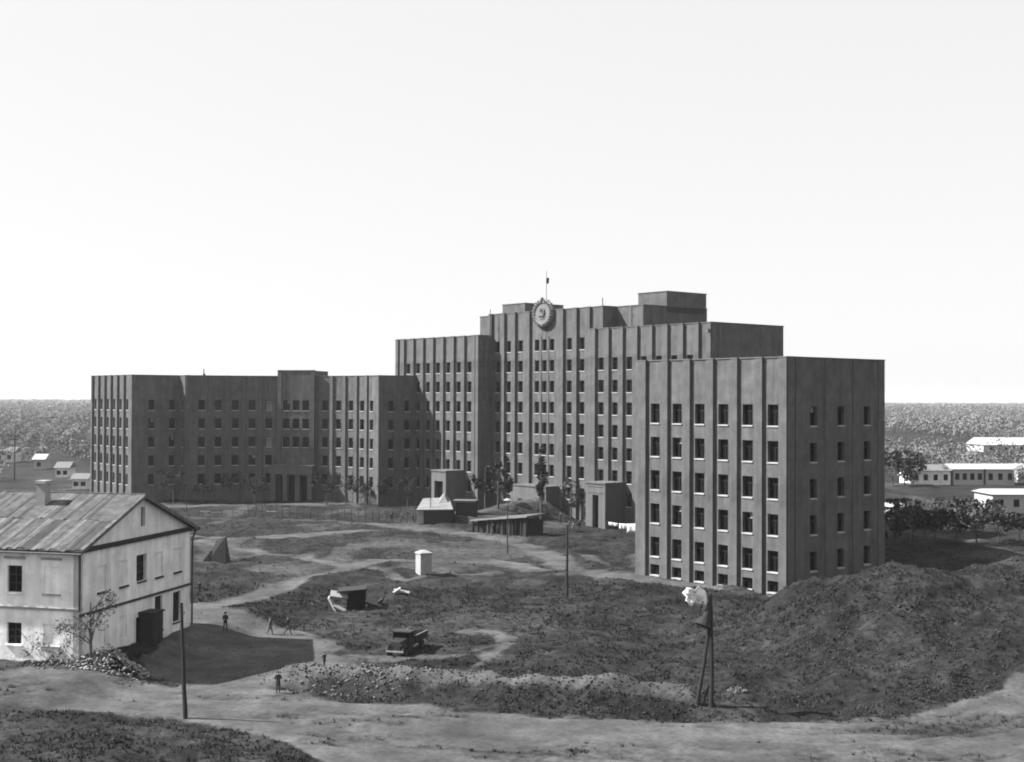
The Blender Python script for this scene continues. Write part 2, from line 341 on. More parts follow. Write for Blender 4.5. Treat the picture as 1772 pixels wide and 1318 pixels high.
# --- the near wing
def wing_near():
    w_ = link('wing', None, bld); w_['label'] = 'nearest wing with six bays of windows in sunlight'
    b = MB(); t0, t1, s0, s1 = 0, 17, 0, 22.5; L = 22.5
    base = [1.35]
    cols = []
    for i in range(6):
        c = L-(2.055+3.504*(5-i)); cols.append((c, 1.45, 2.3, SILLS))
    # basement lights share the column: add as an extra opening of lower height
    for i, (c, wd, h, zs) in enumerate(cols):
        q = (t0, s1-c)
        link('basement_window', window_mesh(1.45, 1.25), w_, (q[0], q[1], BASEZ), -PI/2)
    wall_b(b, w_, (t0, s1), N1, L, -2, WZ, cols, basement=(BASEZ, 1.25))
    sp = [(0, cols[0][0]-1.28)]+[(cols[i][0]+1.25, cols[i+1][0]-1.25) for i in range(5)]+[(cols[5][0]+1.0, L)]
    piers(w_, (t0, s1), N1, sp, -2, WZ)
    sc = [(x-.5, 1.2, 2.1, SILLS) for x in (4.22, 9.02, 13.8)]
    wall(b, w_, (t0+.5, s0), N2, 16.5, -2, WZ, sc)
    piers(w_, (t0+.5, s0), N2, [(-.5-.17, .35), (.62, 1.5), (5.7, 6.9), (10.6, 11.7), (15.3, 16.5)], -2, WZ, out=.1)
    wall(b, w_, (t1, s0+.5), (0, 1), L-.5, -2, WZ); wall(b, w_, (t1-.5, s1), (-1, 0), 16.0, -2, WZ)
    b.build('wall', M['brick'], w_)
    c = MB(); c.prism([(.9, .9), (16.1, .9), (16.1, 21.6), (.9, 21.6)], -2, WZ-.7); c.build('floor_deck', M['interior'], w_)
    coping(w_, [(0, L), (0, 0), (17, 0), (17, L)], WZ, closed=True)
def wall_b(b, parent, p0, d, L, z0, z1, cols, basement=None, th=.5, kinds=None):
    """like wall(), with a low basement opening under each column"""
    if basement is None: return wall(b, parent, p0, d, L, z0, z1, cols, th, kinds=kinds)
    z, h = basement; cut = z+h
    wall(b, parent, p0, d, L, cut, z1, cols, th, kinds=kinds)
    d = unit(d); e = 0
    for c, wd, _, _ in sorted(cols):
        b.obox(p0, d, e, c-wd/2, 0, th, z0, cut); b.obox(p0, d, c-wd/2, c+wd/2, 0, th, z0, z); e = c+wd/2
    b.obox(p0, d, e, L, 0, th, z0, cut)
wing_near()
# --- the far wing's end
def wing_far():
    w_ = link('wing', None, bld); w_['label'] = 'farthest wing at the far end of the courtyard'
    b = MB(); t0, s0, s1 = .5, 170.6, 192.7; L = s1-s0
    cols = [(s1-(173.6+3.44*i), 1.45, 2.3, SILLS) for i in range(6)]; cols.sort()
    wall(b, w_, (t0, s1), N1, L, -2, WZ, cols)
    piers(w_, (t0, s1), N1, [(0, cols[0][0]-1.25)]+[(cols[i][0]+1.25, cols[i+1][0]-1.25) for i in range(5)]+[(cols[5][0]+1.2, L)], -2, WZ, out=.42)
    wall(b, w_, (t0+.5, s0), N2, 9.6, -2, WZ, [(3.4, 1.3, 2.2, SILLS), (8.0, 1.3, 2.2, SILLS)])
    wall(b, w_, (10.6, 170.6), N1, 3.5, -2, WZ, [(1.9, 1.3, 2.2, SILLS)])
    piers(w_, (10.6, 170.6), N1, [(2.8, 3.5)], -2, WZ)
    wall(b, w_, (17.5, s0+.5), (0, 1), L-.5, -2, WZ); wall(b, w_, (17, s1), (-1, 0), 16, -2, WZ)
    b.build('wall', M['brick'], w_)
    c = MB(); c.prism([(1.4, 171.5), (16.6, 171.5), (16.6, 191.8), (1.4, 191.8)], -2, WZ-.7); c.build('floor_deck', M['interior'], w_)
    coping(w_, [(17.5, s1), (t0, s1), (t0, s0), (10.6, s0), (10.6, 167.1)], WZ)
wing_far()
# --- the curved galleries (quarter circles round the courtyard)
def arc_pts():
    A = np.array([10.85, 167.1]); B = np.array([36.9, 134.0]); c = np.linalg.norm(B-A); sag = 9.11; R = (c*c/4+sag*sag)/(2*sag)
    m = (A+B)/2; d = (B-A)/c; n = np.array([-d[1], d[0]])
    if n.sum() < 0: n = -n
    O = m+n*(sag-R); ph = math.asin(c/2/R); Lr = 2*R*ph
    def at(l, r=R): a = (l/Lr-.5)*2*ph; return O+n*r*math.cos(a)+d*r*math.sin(a)
    return at, Lr, R
ARC, LARC, RARC = arc_pts()
def gallery(mirror, windows=True):
    g = link('curved_gallery', None, bld)
    if windows: g['label'] = 'concave curved range with a raised middle bay and porch'
    b = MB(); a0, st = 3.01, 3.54; js = [0]+[a0+st*(i-.5) for i in range(1, 5)]; e = LARC/2-4.3
    cents = [a0+st*i for i in range(5)]
    cut = [0]+[(cents[i]+cents[i+1])/2 for i in range(4)]+[e]
    segs = [(cut[i], cut[i+1], [cents[i]]) for i in range(5)]
    mid = (e, LARC-e, None)
    rs = [(LARC-y, LARC-x, [LARC-c[0]]) for x, y, c in reversed(segs)]
    def P(l, r=RARC):
        q = ARC(l, r); return np.array([q[0], 194-q[1]]) if mirror else q
    kinds = {}
    def seg(x, y, cs, zt=WZ, out=0):
        p, q = P(x, RARC-out), P(y, RARC-out)
        if mirror: p, q = q, p
        L = np.linalg.norm(q-p); d = (q-p)/L
        if cs: cc = [((cs[0]-x)/(y-x)*L if not mirror else (1-(cs[0]-x)/(y-x))*L, 1.4, 2.2, SILLS)]
        else: cc = [(L/2-2.2, 1.5, 2.2, SILLS[:3]), (L/2, 1.5, 2.2, SILLS[:3]), (L/2+2.2, 1.5, 2.2, SILLS[:3])]
        pale = abs(x-segs[4][0]) < .01 and not mirror
        kk = {(round(cc[0][0], 1), round(SILLS[0], 1)): 2, (round(cc[0][0], 1), round(SILLS[2], 1)): 2} if pale else None
        wall(b, g, p, d, L, -2, zt, cc if windows else [], kinds=kk)
        if cs and windows: piers(g, p, d, [(-.4, .4)], -2, WZ, out=.36)
        if not cs:
            if windows: piers(g, p, d, [(.0, .9), (L-.9, L)], -2, zt, out=.2)
            b.obox(p, d, 0, .4, .5, 8, WZ-1, zt); b.obox(p, d, L-.4, L, .5, 8, WZ-1, zt); b.obox(p, d, .4, L-.4, 7.6, 8, WZ-1, zt)
            coping(g, [p, q], zt)
            if windows:                                             # porch
                w2 = 4.6; m_ = L/2; mb = MB()
                for k in range(4): xx = m_-w2+k*(2*w2-1.0)/3; mb.obox(p, d, xx, xx+1.0, -2.6, -1.7, -1, 5.7)
                mb.obox(p, d, m_-w2-.15, m_+w2+.15, -2.75, -.0, 5.7, 7.4); mb.obox(p, d, m_-w2-.3, m_+w2+.3, -2.9, 0, 7.4, 7.65)
                mb.obox(p, d, m_-w2, m_-w2+.6, -1.7, 0, -1, 5.7); mb.obox(p, d, m_+w2-.6, m_+w2, -1.7, 0, -1, 5.7)
                mb.build('portal', M['stone'], g)['label'] = 'wide four-pier porch in shade'
                dd = MB(); dd.obox(p, d, m_-w2+.7, m_+w2-.7, -.04, .0, -1, 5.3); dd.build('doorway', M['dark'], g)
        return p, q
    tops = []
    for sg in segs+[mid]+rs:
        if sg[2] is None: p, q = seg(sg[0], sg[1], None, 27.6, .9)
        else: p, q = seg(*sg); tops.append((p, q))
    for p, q in tops: coping(g, [p, q], WZ)
    fr_ = [.03+.94*i/16 for i in range(17)]; inner = [P(LARC*q, RARC+.85) for q in fr_]; outer = [P(LARC*(.12+.76*i/16), RARC+15) for i in range(17)]
    ring = inner+outer[::-1]; c = MB(); c.prism([tuple(x) for x in (ring if not mirror else ring[::-1])], -2, WZ-.7); c.build('floor_deck', M['interior'], g)
    for i in range(16):
        p, q = P(LARC*(.12+.76*i/16), RARC+15.5), P(LARC*(.12+.76*(i+1)/16), RARC+15.5)
        if not mirror: p, q = q, p
        b.obox(p, (q-p)/np.linalg.norm(q-p), 0, np.linalg.norm(q-p), 0, .5, -2, WZ)
    b.build('wall', M['brick'], g)
gallery(False); gallery(True, False)
# --- connecting returns between gallery and the seven-storey blocks
def connector(mirror):
    g = link('link_block', None, bld); b = MB(); X = (lambda s: 194-s) if mirror else (lambda s: s)
    if not mirror: wall(b, g, (36.9, 134.0), N2, 9.3, -2, WZ, [(3.0, 1.3, 2.2, SILLS), (7.0, 1.3, 2.2, SILLS)]); piers(g, (36.9, 134.0), N2, [(-.15, .6), (4.5, 5.4)], -2, WZ, out=.12)
    else: wall(b, g, (46.2, 60.0), (-1, 0), 9.3, -2, WZ)
    s0, s1 = sorted((X(134.9), X(141.0))); b.build('wall', M['brick'], g)
    c = MB(); c.prism([(37.6, s0), (46.1, s0), (46.1, s1), (37.6, s1)], -2, WZ-.7); c.build('floor_deck', M['interior'], g)
    coping(g, [(36.9, X(134)), (46.2, X(134))] if not mirror else [(46.2, 60), (36.9, 60)], WZ)
connector(False); connector(True)
# --- seven-storey blocks
def inter(s0, s1, c0, label, right):
    g = link('seven_storey_block', None, bld); g['label'] = label; b = MB(); t0 = 46.2; t1 = 63.8; L = s1-s0
    zs = [19.12+3.9*2-3.9*i for i in range(7)]
    cols = sorted([(s1-(c0+3.5*i), 1.35, 2.2, zs) for i in range(7)])
    wall(b, g, (t0, s1), N1, L, -2, IZ, cols)
    piers(g, (t0, s1), N1, [(0, .9), (cols[0][0]-2.6, cols[0][0]-1.15)]+[(cols[i][0]+1.2, cols[i+1][0]-1.2) for i in range(6)]+[(cols[6][0]+1.2, cols[6][0]+2.2), (L-.9, L)], -2, IZ, out=.44)
    wall(b, g, (t0+.5, s0), N2, t1-t0-.5, -2, IZ)
    piers(g, (t0+.5, s0), N2, [(-.67, .3), (1.0, 1.7)], -2, IZ, out=.1)
    wall(b, g, (t1, s0+.5), (0, 1), L-.5, -2, IZ); wall(b, g, (t1-.5, s1), (-1, 0), t1-t0-1, -2, IZ)
    b.build('wall', M['brick'], g)
    c = MB(); c.prism([(t0+.9, s0+.9), (t1-.9, s0+.9), (t1-.9, s1-.9), (t0+.9, s1-.9)], -2, IZ-.7); c.build('floor_deck', M['interior'], g)
    coping(g, [(t0, s1), (t0, s0), (t1, s0), (t1, s1)], IZ, closed=True)
    return g
gl = inter(112.6, 141.2, 115.9, 'seven-storey block left of the middle, its return in shadow', False)
gr = inter(52.3, 80.6, 57.1, 'seven-storey block right of the middle', True)
# porches of the seven-storey blocks
def porch(parent, s0, s1, t0, z1, op, label, oval=False):
    b = MB(); L = s1-s0; a = (L-op)/2; p = (t0, s1)
    b.obox(p, N1, 0, a, 0, .8, -1, z1-1.9); b.obox(p, N1, a+op, L, 0, .8, -1, z1-1.9)
    b.obox(p, N1, 0, L, 0, 46.2-t0, z1-1.9, z1); b.obox(p, N1, -.15, L+.15, -.15, 46.2-t0, z1, z1+.25)
    b.obox(p, N1, 0, .6, .8, 46.2-t0, -1, z1-1.9); b.obox(p, N1, L-.6, L, .8, 46.2-t0, -1, z1-1.9)
    if oval:
        b.obox(p, N1, .5, L-.5, -.08, 0, z1-1.55, z1-1.42); b.obox(p, N1, .5, L-.5, -.08, 0, z1-.5, z1-.37)
    o = b.build('portal', M['stone'], parent); o['label'] = label
    d = MB(); d.obox(p, N1, a, a+op, .9, 1.0, -1, z1-1.9); d.build('doorway', M['dark'], parent)
porch(gl, 117.2, 122.0, 41.5, 7.5, 2.8, 'tall porch with two piers')
porch(gr, 72.0, 76.8, 41.5, 7.5, 1.5, 'closed porch with a narrow doorway', True)
# --- the middle, eight storeys under the crest
g = link('centre_block', None, bld); g['label'] = 'tallest block in the middle carrying the crest'; b = MB(); t0 = 49.4; s0, s1 = 80.6, 113.4; L = s1-s0
zs = [19.12+3.9*3-3.9*i for i in range(8)]; zc = zs[:7]
cols = sorted([(s1-(97+k), 1.35, 2.2, zs) for k in (7, 10.5, 14, -7, -10.5, -14)]+[(s1-(97+k), 1.3, 2.2, zc) for k in (-2.15, 0, 2.15)])
wall(b, g, (t0, s1), N1, L, -2, CZ, cols)
cc = L/2
piers(g, (t0, s1), N1, [(0, .9), (cc-13.9+1.1, cc-13.9+2.4), (cc-10.5+1.1, cc-7-1.2), (cc-5.7, cc-3.9), (cc+3.9, cc+5.7), (cc+7+1.2, cc+10.5-1.1), (cc+11.6, cc+12.9), (L-.9, L)], -2, CZ, out=.46)
piers(g, (t0, s1), N1, [(cc-1.3, cc-.85), (cc+.85, cc+1.3)], 4.6, 33.4, out=.1)
wall(b, g, (t0+.5, s0), N2, 2.3, -2, CZ); wall(b, g, (52.2, s1), (-1, 0), 2.3, -2, CZ)
t2 = 52.2; sa, sb = 73.7, 120.3
wall(b, g, (t2, sb), N1, sb-s1, IZ-2, CZ); wall(b, g, (t2, s0), N1, s0-sa, IZ-2, CZ)
piers(g, (t2, s0), N1, [(3.2, 4.0), (6.0, 6.9)], IZ-1, CZ, out=.08)
wall(b, g, (t2+.5, sa), N2, 15.8, IZ-2, CZ); wall(b, g, (68.5, sa+.5), (0, 1), sb-sa-.5, -2, CZ); wall(b, g, (68, sb), (-1, 0), 15.3, IZ-2, CZ)
b.build('wall', M['brick'], g)
c = MB(); c.prism([(t0+.9, s0+.9), (t2+.2, s0+.9), (t2+.2, s1-.9), (t0+.9, s1-.9)], -2, CZ-.7); c.prism([(t2+.9, sa+.9), (67.6, sa+.9), (67.6, sb-.9), (t2+.9, sb-.9)], IZ-1, CZ-.72)
c.box(t2+.3, 67.5, sa+1, sb-1, -2, IZ-1.1); c.build('floor_deck', M['interior'], g)
coping(g, [(t2, sb), (t2, s1), (t0, s1), (t0, s0), (t2, s0), (t2, sa), (68.5, sa), (68.5, sb)], CZ, closed=True)
pb = MB(); pb.obox((45.9, 101.6), N1, 0, 9.2, 0, 3.5, -1, 5.6); pb.obox((45.9, 101.6), N1, -.15, 9.35, -.15, 3.5, 5.6, 5.85)
o = pb.build('portal', M['stone'], g); o['label'] = 'broad plain entrance block under the crest'
d_ = MB()
for k in (1.2, 3.9, 6.6): d_.obox((45.9, 101.6), N1, k, k+1.4, -.03, 0, -1, 3.2)
d_.build('doorway', M['dark'], g)
for s0_ in (73.7, 113.1):
    tw = link('roof_tower', None, bld); b = MB()
    wall(b, tw, (58, s0_+7.2), N1, 7.2, CZ-1, TZ); wall(b, tw, (58.5, s0_), N2, 9.8, CZ-1, TZ)
    wall(b, tw, (68.3, s0_+.5), (0, 1), 6.7, CZ-1, TZ); wall(b, tw, (67.8, s0_+7.2), (-1, 0), 9.3, CZ-1, TZ)
    b.build('wall', M['brick'], tw); c = MB(); c.box(58.4, 67.9, s0_+.4, s0_+6.8, CZ-1, TZ-.05); c.build('floor_deck', M['interior'], tw)
    coping(tw, [(58, s0_+7.2), (58, s0_), (68.3, s0_), (68.3, s0_+7.2)], TZ, closed=True)
# --- crest
cr = link('crest', None, bld, (49.1, 97.0, 37.9), -PI/2); cr['label'] = 'oval plaster crest with a hammer and sickle'
def emblem():
    b = MB(); n = 28; a, h = 2.85, 2.6
    rim = []
    for i in range(n): q = 2*PI*i/n; k = 1+.05*(i % 2); rim.append((a*k*math.cos(q), h*k*math.sin(q)))
    f0 = len(b.v)
    def ring(r1, y1, r2, y2):
        for i in range(n):
            j = (i+1) % n; b.face([(rim[i][0]*r1, y1, rim[i][1]*r1), (rim[j][0]*r1, y1, rim[j][1]*r1), (rim[j][0]*r2, y2, rim[j][1]*r2), (rim[i][0]*r2, y2, rim[i][1]*r2)])
    ring(1, .25, 1, -.25); ring(1, -.25, .9, -.5); ring(.9, -.5, .74, -.5); ring(.74, -.5, .68, -.3)
    b.face([(x*.68, -.3, z*.68) for x, z in rim]); b.face([(x, .25, z) for x, z in reversed(rim)])
    b.build('disc', M['plastercast'], cr)
    s = MB()
    for side in (-1, 1):                                            # wheat ears and ribbon turns
        for i in range(11):
            q = math.radians(-80+i*15); x = side*a*.86*math.cos(q); z = h*.86*math.sin(q)
            s.tube([(x, -.5, z), (x+side*.16, -.68, z+.22)], [.2, .1], 5)
    s.build('wreath', M['plastercast'], cr)
    st = MB(); pts = [((.5 if i % 2 == 0 else .2)*math.sin(PI*i/5), (.5 if i % 2 == 0 else .2)*math.cos(PI*i/5)+h-.15) for i in range(10)]
    for i in range(10):
        j = (i+1) % 10; st.face([(0, -.8, h-.15), (pts[j][0], -.55, pts[j][1]), (pts[i][0], -.55, pts[i][1])]); st.face([(pts[i][0], -.55, pts[i][1]), (pts[j][0], -.55, pts[j][1]), (pts[j][0], -.1, pts[j][1]), (pts[i][0], -.1, pts[i][1])])
    st.build('star', M['plastercast'], cr)
    sk = MB(); sk.tube([(.75*math.cos(math.radians(q))-.05, -.45, .75*math.sin(math.radians(q))+.25) for q in range(-140, 100, 20)], [.07]+[.13]*10+[.04], 5); sk.tube([(-.55, -.45, -.3), (-.95, -.45, -.7)], .09, 5); sk.build('sickle', M['plastercast'], cr)
    hm = MB(); hm.tube([(.7, -.52, -.6), (-.35, -.52, .55)], .08, 5); hm.tube([(-.62, -.52, .35), (-.1, -.52, .8)], .16, 4); hm.build('hammer', M['plastercast'], cr)
    sn = MB()
    for i in range(9): q = math.radians(20+i*17.5); sn.tube([(.25*math.cos(q), -.36, -1.25+.25*math.sin(q)), (.8*math.cos(q), -.36, -1.25+.6*math.sin(q))], [.07, .03], 4)
    sn.build('sun_rays', M['plastercast'], cr)
emblem()
def pole_on(parent, name, t, s, z0, z1, r=.07):
    b = MB(); b.tube([(0, 0, 0), (0, 0, z1-z0)], [r, r*.6], 6); o = b.build(name, M['iron'], parent); o.location = (t, s, z0); return o
fp = pole_on(bld, 'flagpole', 50.6, 97.9, CZ-.5, 46.0, .07)
b = MB()
for i in range(6): x = .05+i*.1; b.face([(x, .05*math.sin(i), 0), (x+.1, .05*math.sin(i+1), 0), (x+.1, .05*math.sin(i+1)+.06, -1.2+.05*i), (x, .05*math.sin(i)+.06, -1.25+.05*i)])
b.build('flag', M['coat'], fp).location = (0, 0, 45.2-CZ)
q = ray(841, 560); pole_on(bld, 'mast', 48.2, 111.9, IZ-1, IZ+5.2, .12); pole_on(bld, 'mast', 49.8, 81.6, CZ-3, CZ+1.6, .14)
b = MB(); b.tube([(0, 0, 0), (0, 0, .7), (0, 0, 1.6)], [.6, .12, .08], 6); o = b.build('vent', M['iron'], bld); o.location = (15.2, 168.6, WZ)
b = MB(); b.tube([(0, 0, .3), (-.6, -.3, .2), (-1.0, -.5, 0)], .1, 5); b.tube([(-1.0, -.5, .35), (-1.0, -.5, -.35)], [.25, .5], 8); o = b.build('lamp', M['iron'], bld); o.location = (46.2, 52.8, 32.8)
# ------------------------------------------------------------------ the whitewashed house at the left
HK = np.array([-33.7, 101.8]); HR = math.radians(-13.5); hx = np.array([math.cos(HR), math.sin(HR)]); hy = np.array([-math.sin(HR), math.cos(HR)])
house = thing('old_house', 'two-storey whitewashed old house with gabled board roof and blind windows, at the left edge', 'house', (HK[0], HK[1], 1.0), HR)
HL, HW, EV, RG = 17.0, 18.3, 9.0, 3.45
def house_y(px):                                                    # along the gable wall
    r = (px-886)/F; return (HK[0]-r*HK[1])/(r*hy[1]-hy[0])
def house_x(px):
    r = (px-886)/F; return (HK[0]-r*HK[1])/(r*hx[1]-hx[0])
def hole_wall(name, mt, cols, p0, d, L, z0, z1, parent, th=.5):
    b = MB(); d = unit(d); e = 0
    for c, wd, ops in sorted(cols):
        b.obox(p0, d, e, c-wd/2, 0, th, z0, z1); zz = z0
        for z, h in sorted(ops): b.obox(p0, d, c-wd/2, c+wd/2, 0, th, zz, z); zz = z+h
        b.obox(p0, d, c-wd/2, c+wd/2, 0, th, zz, z1); e = c+wd/2
    b.obox(p0, d, e, L, 0, th, z0, z1); return b.build(name, mt, parent)
def house_part(name, p0, d, c, z, wd, h, mt, dep=.22, parent=house):
    b = MB(); b.obox(p0, d, c-wd/2, c+wd/2, dep, dep+.05, z, z+h, 0); return b.build(name, mt, parent)
def hwindow(p0, d, c, z, wd, h, sill='wood', bars=True):
    b = MB(); W = wd/2
    b.obox(p0, d, c-W, c+W, .26, .30, z, z+h, 1)
    if bars:
        for x in (c-W, c-.035, c+W-.07): b.obox(p0, d, x, x+.07, .20, .255, z, z+h, 0)
        for k in (0, .33, .66, 1): zz = z+(h-.07)*k; b.obox(p0, d, c-W+.07, c+W-.07, .205, .25, zz, zz+.06, 0)
    b.build('window', [M['wood'], M['pane']], house)
    s = MB(); s.obox(p0, d, c-W-.08, c+W+.08, -.12, .18, z-.14, z-.01); s.build('window_sill', M[sill], house)
# front (towards the camera), y = 0; x runs right, wall from x=-HL to 0
pf, df = (-HL, 0), (1, 0)
fx1, fx2 = HL+(house_x(17)+house_x(40))/2, HL+(house_x(78)+house_x(107))/2; fx0 = fx1-(fx2-fx1)
hole_wall('front_wall', M['lit_whitewash'], [(fx0, 1.3, [(1.4, 1.7), (5.5, 2.1)]), (fx1, 1.3, [(1.4, 1.7), (5.5, 2.1)]), (fx2, 1.4, [(1.4, 1.7), (5.5, 2.1)])], pf, df, HL, -1.2, EV, house)
for c in (fx0, fx1): hwindow(pf, df, c, 5.5, 1.3, 2.1, 'lit_whitewash'); hwindow(pf, df, c, 1.4, 1.3, 1.7, 'lit_whitewash')
for z, h in ((5.5, 2.1), (1.4, 1.7)):
    house_part('blind_window', pf, df, fx2, z, 1.4, h, M['lit_whitewash'], .10); s = MB(); s.obox(pf, df, fx2-.8, fx2+.8, -.12, .09, z-.16, z-.01); s.build('window_sill', M['concrete'], house)
for c in (fx0, fx1, fx2): s = MB(); s.obox(pf, df, c-.9, c+.9, -.16, 0, 8.15, 8.32); s.build('hood_mould', M['concrete'], house)
s = MB(); s.obox(pf, df, 0, HL+.1, -.12, 0, 4.2, 4.38); s.build('string_course', M['concrete'], house)
# gable end, x = 0; wall runs away from the near corner
pg, dg = (0, 0), (0, 1)
gcols = [(house_y(179), 1.3, []), (house_y(216.5), 1.2, []), (house_y(247.5), 1.3, [(5.3, 2.25)]), (house_y(279.5), 1.25, []), (house_y(309), 1.25, [])]
low = [(house_y(181), 1.2), (house_y(214), 1.2)]
ops = [(gcols[0][0], 1.3, [(.9, 1.9), (5.3, 2.1)]), (gcols[1][0], 1.2, [(.9, 1.9), (5.3, 2.1)]), (gcols[2][0], 1.7, [(-1.2, 3.5), (5.3, 2.25)]), (house_y(277.5), 1.35, [(.6, 3.0), (5.3, 2.1)]), (gcols[4][0], 1.45, [(.8, 2.7), (5.3, 2.1)])]
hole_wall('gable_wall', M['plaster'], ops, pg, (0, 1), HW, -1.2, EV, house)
hwindow(pg, dg, ops[2][0], 5.3, 1.3, 2.25); hwindow(pg, dg, ops[3][0], .6, 1.35, 3.0); hwindow(pg, dg, ops[4][0], .8, 1.45, 2.7)
for k in (0, 1, 3, 4):
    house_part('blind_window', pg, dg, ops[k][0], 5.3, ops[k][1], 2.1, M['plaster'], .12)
    s = MB(); s.obox(pg, dg, ops[k][0]-.7, ops[k][0]+.7, -.14, .11, 5.12, 5.29); s.build('window_sill', M['wood'], house)
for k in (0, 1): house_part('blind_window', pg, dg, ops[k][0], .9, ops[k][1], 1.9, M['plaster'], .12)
b = MB()
for i in range(6): b.obox(pg, dg, ops[2][0]-.83+i*.28, ops[2][0]-.83+i*.28+.26, .25+.01*(i % 2), .3, -1.1, 2.25)
b.build('door', M['wood2'], house)
y0_, y1_ = house_y(243), house_y(262)
for i in range(5): yy = y0_+(y1_-y0_)*i/5; b = MB(); b.obox(pg, dg, yy, yy+(y1_-y0_)/5-.03, -1.3-.02*(i % 2), -1.24, -1.3, 2.55); b.build('porch_board', M['wood2'], house)
b = MB(); b.obox(pg, dg, y0_, y1_, -1.23, -.01, -1.3, 2.6); b.obox(pg, dg, y0_-.15, y1_+.1, -1.45, -.01, 2.601, 2.72); b.build('porch', M['wood2'], house)
s = MB(); s.obox(pg, dg, 0, HW, -.12, 0, 3.75, 3.95); s.build('string_course', M['wood'], house)
s = MB(); s.obox(pg, dg, 0, HW, -.20, 0, 8.72, 9.1); s.build('eaves_board', M['wood2'], house)
hb = MB(); hb.hexa([(-HL, 17.8, -1.2), (-.5, 17.8, -1.2), (-.5, 18.3, -1.2), (-HL, 18.3, -1.2), (-HL, 17.8, 9), (-.5, 17.8, 9), (-.5, 18.3, 9), (-HL, 18.3, 9)]); hb.box(-HL-.0, -HL+.5, .5, 17.8, -1.2, 9)
hb.build('rear_wall', M['plaster'], house)
ib = MB(); ib.box(-HL+.9, -.9, .9, 17.4, -1, 8.6); ib.build('floor_deck', M['interior'], house)
# gable triangle with attic slit
ya = .25+(HK[0]-(247-886)/F*HK[1])/((247-886)/F*hy[1]-hy[0])
gb = MB(); sl_ = RG/(HW/2)
def tri(y): return 9+sl_*min(y, HW-y)
a0, a1 = ya-.35, ya+.35
for y0, y1, zlo in ((0.0, a0, 9), (a0, a1, 11.6), (a1, HW, 9)):
    gb.hexa([(-.5, y0, zlo), (0, y0, zlo), (0, y1, zlo), (-.5, y1, zlo), (-.5, y0, tri(y0)+.001), (0, y0, tri(y0)+.001), (0, y1, tri(y1)+.001), (-.5, y1, tri(y1)+.001)])
gb.hexa([(-.5, a0, 9), (0, a0, 9), (0, a1, 9), (-.5, a1, 9), (-.5, a0, 9.9), (0, a0, 9.9), (0, a1, 9.9), (-.5, a1, 9.9)])
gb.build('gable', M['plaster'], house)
s = MB(); s.box(-.35, -.30, a0, a1, 9.9, 11.6); s.build('attic_window', M['pane'], house)
roof = MB(); ov = .55
for sg in (0, 1):
    ys = (-ov, HW/2) if sg == 0 else (HW/2, HW+ov); zz = [9+sl_*(y if sg == 0 else HW-y) for y in ys]
    roof.hexa([(-HL-.5, ys[0], zz[0]+.0), (.55, ys[0], zz[0]), (.55, ys[1], zz[1]), (-HL-.5, ys[1], zz[1]), (-HL-.5, ys[0], zz[0]+.16), (.55, ys[0], zz[0]+.16), (.55, ys[1], zz[1]+.16), (-HL-.5, ys[1], zz[1]+.16)])
ro = roof.build('roof', M['roofing3'], house)
rb = random.Random(4); _bd = {}
x = -HL-.5
while x < .5:
    wd = .34
    for half in range(2):                                           # two lengths of board up the slope, laid unevenly
        y0 = (-.62 if half == 0 else 4.3)+rb.uniform(-.15, .25); y1 = (4.6 if half == 0 else HW/2+.05)+(rb.uniform(-.3, .2) if half == 0 else 0)
        lift = .165+rb.uniform(0, .05)+(.03 if half else 0); mt = rb.choice(['roofing']*5+['roofing2', 'roofing3', 'roofing3'])
        b = MB(); o_ = rb.uniform(-.03, .03)
        b.hexa([(x+o_, y0, 9+sl_*y0+lift), (x+wd+o_, y0, 9+sl_*y0+lift+.0), (x+wd, y1, 9+sl_*y1+lift), (x, y1, 9+sl_*y1+lift),
                (x+o_, y0, 9+sl_*y0+lift+.05), (x+wd+o_, y0, 9+sl_*y0+lift+.035), (x+wd, y1, 9+sl_*y1+lift+.035), (x, y1, 9+sl_*y1+lift+.05)])
        b.build('roof_board', M[mt], ro)
    x += .37
b = MB(); b.box(-HL-.5, .6, HW/2-.14, HW/2+.14, 9+RG+.12, 9+RG+.30); b.build('ridge_board', M['roofing2'], ro)
b = MB()
for y0, y1 in ((-ov, HW/2), (HW/2, HW+ov)):
    z0_, z1_ = 9+sl_*min(y0, HW-y0), 9+sl_*min(y1, HW-y1); b.hexa([(.55, y0, z0_-.06), (.62, y0, z0_-.06), (.62, y1, z1_-.06), (.55, y1, z1_-.06), (.55, y0, z0_+.24), (.62, y0, z0_+.24), (.62, y1, z1_+.24), (.55, y1, z1_+.24)])
b.build('barge_board', M['roofing2'], ro)
b = MB(); b.box(-8.2, -7.4, 6.6, 7.5, 10.6, 13.6); b.box(-8.3, -7.3, 6.5, 7.6, 13.6, 13.85); b.build('chimney', M['concrete'], ro)
b = MB(); b.tube([(.12, -.12, 8.9), (.12, -.12, 4.2)], .09, 6); b.build('drainpipe', M['iron'], house)
b = MB(); b.tube([(.55, HW+.35, 9.0), (.16, HW+.1, 8.0), (.16, HW+.1, .2)], .09, 6); b.build('drainpipe', M['iron'], house)
b = MB(); b.tube([(.5, HW+.5, 9.1), (.2, HW+.3, 8.6)], [.34, .12], 8); b.build('rainwater_hopper', M['iron'], house)
b = MB(); b.tube([(-HL-.5, -.68, 8.78), (.6, -.68, 8.74)], .08, 5); b.build('gutter', M['iron'], house)

